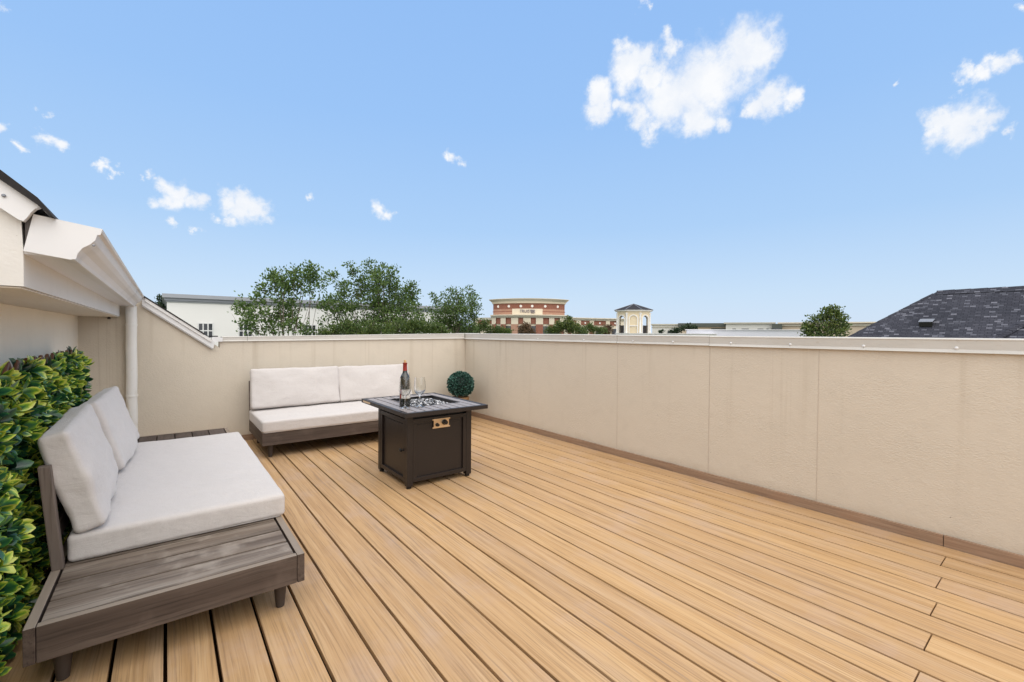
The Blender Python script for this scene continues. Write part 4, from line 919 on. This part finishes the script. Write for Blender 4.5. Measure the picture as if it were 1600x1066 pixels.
# ------------------------------------------------------------------ octagonal cupola
DC = 50.0; cd = ray(989.5, 521); hv = math.hypot(cd.x, cd.y); KC = DC/hv/F_PX; cc = Vector((cd.x/hv*DC, cd.y/hv*DC, 0))
cu_ = thing('cupola', 'small octagonal cream cupola with arches and dark tiled roof, right of the brick bank', 'tower', (cc.x, cc.y, -10), math.atan2(-cd.x, cd.y)*1.0)
def ZC(py): return CAM_H+(522.3-py)*KC+10
def octa(r, z0, z1, r2=None, rot=22.5):
    vs = []; r2 = r if r2 is None else r2
    for rr, zz in ((r, z0), (r2, z1)):
        for k in range(8): a = math.radians(rot+45*k); vs.append((rr*math.cos(a), rr*math.sin(a), zz))
    return vs, [tuple(range(8))[::-1], tuple(range(8, 16))]+[(k, (k+1) % 8, 8+(k+1) % 8, 8+k) for k in range(8)]
ra = 24.5*KC/math.cos(math.radians(22.5))*1.0
zs = {'base': ZC(521), 'rail': ZC(509), 'spring': ZC(499.5), 'ent': ZC(490), 'eave': ZC(485.5), 'apex': ZC(475.3)}
m = MB(); m.add(*octa(ra*1.04, 0, zs['base'])); m.build('base', 'balustrade', cu_)
m = MB(); m.add(*octa(ra*1.0, zs['ent'], zs['ent']+.16)); m.build('entablature', 'tower_cream', cu_)
m = MB(); m.add(*octa(ra*1.02, zs['ent']+.16, zs['eave']-.1, ra*1.10)); m.build('cornice', 'tower_white', cu_)
m = MB(); m.add(*octa(ra*1.14, zs['eave']-.1, zs['eave'])); m.build('eave', 'tower_white', cu_)
m = MB(); m.add(*octa(ra*1.18, zs['eave'], zs['apex'], .03)); rf = m.build('roof', 'tower_roof_tile', cu_)
m = MB()
for k in range(8):
    a = math.radians(22.5+45*k); m.tube([(ra*1.18*math.cos(a), ra*1.18*math.sin(a), zs['eave']+.02), (0, 0, zs['apex']+.03)], .028, 5)
m.build('hip_cap', 'grey_flashing', rf)
side = 2*ra*math.sin(math.radians(22.5)); apo = ra*math.cos(math.radians(22.5))
for k in range(8):
    a = math.radians(45*k); n_ = Vector((math.cos(a), math.sin(a), 0)); t_ = Vector((-math.sin(a), math.cos(a), 0))
    def CT(v, n_=n_, t_=t_): return n_*(apo+v.y)+t_*v.x+Vector((0, 0, v.z))
    hw = side/2*.97; aw = hw*.56; sp = zs['spring']; nn = 14
    # panel with an arched hole, built as a strip over the arch
    for dy0, dy1, wi, mt, nm in ((-.16, -.02, aw, 'tower_cream', 'arch_wall'), (-.02, .035, aw, 'tower_white', 'arch_trim')):
        m = MB(); top = zs['ent'] if nm == 'arch_wall' else None
        arc = [(wi*math.cos(math.pi*i/nn), sp+wi*math.sin(math.pi*i/nn)) for i in range(nn+1)]
        for i in range(nn):
            (xa, za), (xb, zb_) = arc[i], arc[i+1]
            if nm == 'arch_wall': q = [(xa, za), (xa, top), (xb, top), (xb, zb_)]
            else:
                ko = 1.26; q = [(xa, za), (xa*ko, sp+(za-sp)*ko), (xb*ko, sp+(zb_-sp)*ko), (xb, zb_)]
            m.prism(q, dy0, dy1, 'y', T=CT)
        if nm == 'arch_wall':
            for s_ in (-1, 1): m.box(min(s_*wi, s_*hw), max(s_*wi, s_*hw), dy0, dy1, zs['base'], top, T=CT)
        else:
            for s_ in (-1, 1): m.box(min(s_*wi, s_*wi*1.26), max(s_*wi, s_*wi*1.26), dy0, dy1, zs['base'], sp, T=CT)
        o = m.build(nm, mt, cu_); bm = bmesh.new(); bm.from_mesh(o.data); bmesh.ops.recalc_face_normals(bm, faces=bm.faces); bm.to_mesh(o.data); bm.free()
    if k % 2 == 0 and k == 6 or k == 2 or k == 0 or k == 4:
        pass
    if k == 6 or k == 2:   # blind arches facing the camera and away
        m = MB(); m.box(-aw*1.0, aw*1.0, -.14, -.06, zs['base'], sp, T=CT); arc = [(aw*math.cos(math.pi*i/nn), sp+aw*math.sin(math.pi*i/nn)) for i in range(nn+1)]; m.prism(arc, -.14, -.06, 'y', T=CT); m.build('blind_panel', 'tower_cream', cu_)
        m = MB(); m.box(-aw*.99, aw*.99, -.05, .02, zs['rail']-.09, zs['rail'], T=CT); m.build('sill', 'tower_white', cu_)
    else:
        m = MB(); m.box(-aw*.99, aw*.99, -.07, -.01, zs['rail']-.05, zs['rail'], T=CT)
        for q in range(5): xx = -aw*.8+q*aw*.4; m.box(xx-.025, xx+.025, -.06, -.02, zs['base'], zs['rail']-.05, T=CT)
        m.build('railing', 'opening_dark', cu_)
m = MB(); m.add(*octa(ra*.42, zs['base'], zs['ent'])); m.build('core', 'opening_dark', cu_)
for k in range(8):
    a = math.radians(22.5+45*k); m = MB(); m.lathe([(.14, zs['base']), (.14, zs['base']+.15), (.10, zs['base']+.2), (.10, zs['ent']-.15), (.14, zs['ent']-.05), (.14, zs['ent'])], (ra*.985*math.cos(a), ra*.985*math.sin(a), 0), 10); m.build('column', 'tower_white', cu_, smooth=True, autosmooth=40)

# ------------------------------------------------------------------ low commercial buildings on the right horizon
def lowb(label, D_, x0, x1, ytop, depth, mt, bands=(), extra=None, cat='building', yd=521):
    c = at((x0+x1)/2, 521, D_); hd = Vector((c.x, c.y, 0)).normalized(); ud = Vector((hd.y, -hd.x, 0))
    a = at(x0, 521, D_); b = at(x1, 521, D_); hvc = math.hypot(*ray((x0+x1)/2, 521)[:2]); Kz = D_/hvc/F_PX
    horizon = 521+((x0+x1)/2-800)*.0071
    zt5 = CAM_H+(horizon-ytop)*Kz; ua = (a-Vector((c.x, c.y, a.z))).dot(ud); ub = (b-Vector((c.x, c.y, b.z))).dot(ud)
    root = thing('shop_building', label, cat, (c.x, c.y, -10), 0, 'low shop buildings along the right horizon')
    def T(v): return Vector((ud.x*v.x+hd.x*v.y, ud.y*v.x+hd.y*v.y, v.z+10))
    m = MB(); m.box(ua, ub, 0, depth, -10, zt5-.01, T=T); m.build('wall', mt, root)
    for (y0_, y1_, out, bm_, nm) in bands:
        m = MB(); m.box(ua-out, ub+out, -out, depth, CAM_H+(horizon-y1_)*Kz, CAM_H+(horizon-y0_)*Kz, T=T); m.build(nm, bm_, root)
    if extra: extra(root, T, ua, ub, lambda y: CAM_H+(horizon-y)*Kz, Kz, lambda x: (x-(x0+x1)/2)*Kz)
    return root
def win(y0_, y1_, xs, mt='window_dark'):
    def f(root, T, ua, ub, Zf, Kz, Xf):
        for a, b in xs: m = MB(); m.box(Xf(a), Xf(b), -.05, 0.0, Zf(y1_), Zf(y0_), T=T); m.build('window', mt, root)
    return f
lowb('low white building with grey band right beside the cupola', 110, 1019, 1064, 507, 12, 'pale_wall_far', ((506.4, 508.2, .3, 'cornice_far', 'parapet_band'), (511.2, 512, .15, 'cornice_far', 'belt_course')), win(517, 521, ((1031, 1035), (1043, 1048))))
lowb('long low building with dark sloping roof between two cream ones', 108, 1063, 1136, 505.5, 10, 'tan_wall_far', ((505.2, 511, .5, 'dark_roof_far', 'sloping_roof'),), win(513, 516, ((1110, 1134),), 'dark_roof_far'))
lowb('pale stepped shop building with a row of small dark windows', 105, 1134, 1208, 504.5, 12, 'pale_wall_far', ((504, 506, .4, 'cornice_far', 'cornice'),), win(513.6, 514.6, ((1147, 1152), (1160, 1170), (1182, 1190), (1194, 1197), (1200, 1204))))
lowb('small dark roofed building wedged between the cream shops', 104, 1206, 1222, 506, 8, 'dark_roof_far', (), win(513, 515, ((1208, 1218),)))
lowb('long cream shop building with layered cornice behind the dense tree', 112, 1220, 1372, 504.5, 14, 'tan_wall_far', ((503.5, 505.5, .6, 'limestone', 'cornice'), (507, 509.5, .3, 'cornice_far', 'frieze')), win(516, 519, ((1333, 1344),)))
# nearer flat roof with a white edge
def flat_extra(root, T, ua, ub, Zf, Kz, Xf):
    for a, b in ((1112, 1122), (1126, 1150), (1155, 1176), (1182, 1194)):
        m = MB(); m.box(Xf(a), Xf(b), -.10, -.02, Zf(526.2), Zf(525.2), T=T); m.build('scupper', 'grey_flashing', root)
    for a in (1247, 1268): m = MB(); m.box(Xf(a), Xf(a)+.35, .5, 1.0, Zf(517), Zf(517)+.22, T=T); m.build('roof_vent', 'grey_flashing', root)
lowb('wide flat roofed white building closest behind the right parapet', 46, 1072, 1262, 515.5, 12, 'roof_membrane', ((515, 516.2, .1, 'white_metal', 'roof_edge'),), flat_extra)
lowb('low white wall in front of the cupola, just over the parapet', 43, 962, 1120, 521.5, 3, 'white_stucco_far', ((521.2, 522, .1, 'white_metal', 'coping'),))

# ------------------------------------------------------------------ dark shingle roofed house (right)
rh = thing('shingled_house', 'neighbouring house with dark grey mottled shingle hip roof behind the right parapet', 'house', (12, -1, -10))
def RH(m, nm, mt, **k): o = m.build(nm, mt, rh, **k); wloc3(o, rh); return o
Xr, Yr, Zr, pt = 12.0, 1.792, 2.026, .804; run = 3.6; Yn = -9.0
e = Zr-pt*run
vs = [(Xr, Yr, Zr), (Xr, Yn, Zr), (Xr-run, Yr+run, e), (Xr-run, Yn-run, e), (Xr+run, Yr+run, e), (Xr+run, Yn-run, e)]
m = MB(); m.add(vs, [(0, 2, 3, 1), (0, 1, 5, 4), (0, 4, 2), (1, 3, 5), (2, 4, 5, 3)]); rfo = RH(m, 'roof', 'roof_shingle', uvbox=True)
m = MB(); m.box(Xr-run+.4, Xr+run-.4, Yn-run+.4, Yr+run-.4, -10, e-.03); RH(m, 'wall', 'stucco_house')
def sl(X): return Zr-pt*(Xr-X)
# ridge and hip caps: overlapping shingle pieces
m = MB()
def capline(a, b, step=.22, wd=.11):
    a, b = Vector(a), Vector(b); d = (b-a); n_ = int(d.length/step); d.normalize(); s = d.cross(Vector((0, 0, 1))).normalized(); u = s.cross(d)
    for i in range(n_):
        p = a+d*step*i; q = p+d*(step*1.15); m.add([p-s*wd-u*.078+u*.006, p+u*.016, p+s*wd-u*.078+u*.006, q-s*wd-u*.078, q+u*.010, q+s*wd-u*.078], [(0, 1, 4, 3), (1, 2, 5, 4), (0, 3, 5, 2), (0, 2, 1), (3, 4, 5)])
capline((Xr, Yn, Zr), (Xr, Yr, Zr)); capline((Xr-run, Yr+run, e), (Xr, Yr, Zr))
RH(m, 'ridge_cap', 'roof_shingle', uvbox=True)
# vent on the slope
def on_slope(px, py):
    v = ray(px, py); # z = CAM_H + t v.z ; x = t v.x ; plane z = Zr-pt*(Xr-x)
    t = (Zr-pt*Xr-CAM_H)/(v.z-pt*v.x); return CAM+v*t
pv = on_slope(1447, 509)
m = MB(); m.prism([(pv.x-.05, pv.z-.02), (pv.x-.06, pv.z+.065), (pv.x+.10, pv.z+.11), (pv.x+.10, pv.z+.02)], pv.y-.09, pv.y+.09, 'y'); RH(m, 'roof_vent', 'black_plastic')
m = MB(); m.prism([(pv.x-.075, pv.z+.066), (pv.x-.075, pv.z+.073), (pv.x+.12, pv.z+.130), (pv.x+.12, pv.z+.12)], pv.y-.10, pv.y+.10, 'y'); RH(m, 'vent_hood', 'grey_flashing')
# projecting lower hip toward the camera
q0 = on_slope(1596, 508); q1 = on_slope(1556, 530)
hx = 9.2
m = MB(); A = Vector((q0.x, q0.y, q0.z+.02)); Bp = Vector((q1.x, q1.y, q1.z+.02)); dv = (Bp-A)
A2 = A-dv*1.2; B2 = Bp+dv*1.6
m = MB(); nS = Vector((-pt, 0, 1)).normalized(); d_ = (A2-B2); nn_ = int(d_.length/.16); d_.normalize(); s_ = d_.cross(nS)
for i in range(nn_):
    p = B2+d_*.16*i+nS*.012; q = p+d_*.17; m.add([p-s_*.07-nS*.006, p+nS*.016, p+s_*.07-nS*.006, q-s_*.07-nS*.008, q+nS*.010, q+s_*.07-nS*.008], [(0, 1, 4, 3), (1, 2, 5, 4), (0, 3, 5, 2), (0, 2, 1), (3, 4, 5)])
RH(m, 'hip_cap', 'roof_shingle', uvbox=True)
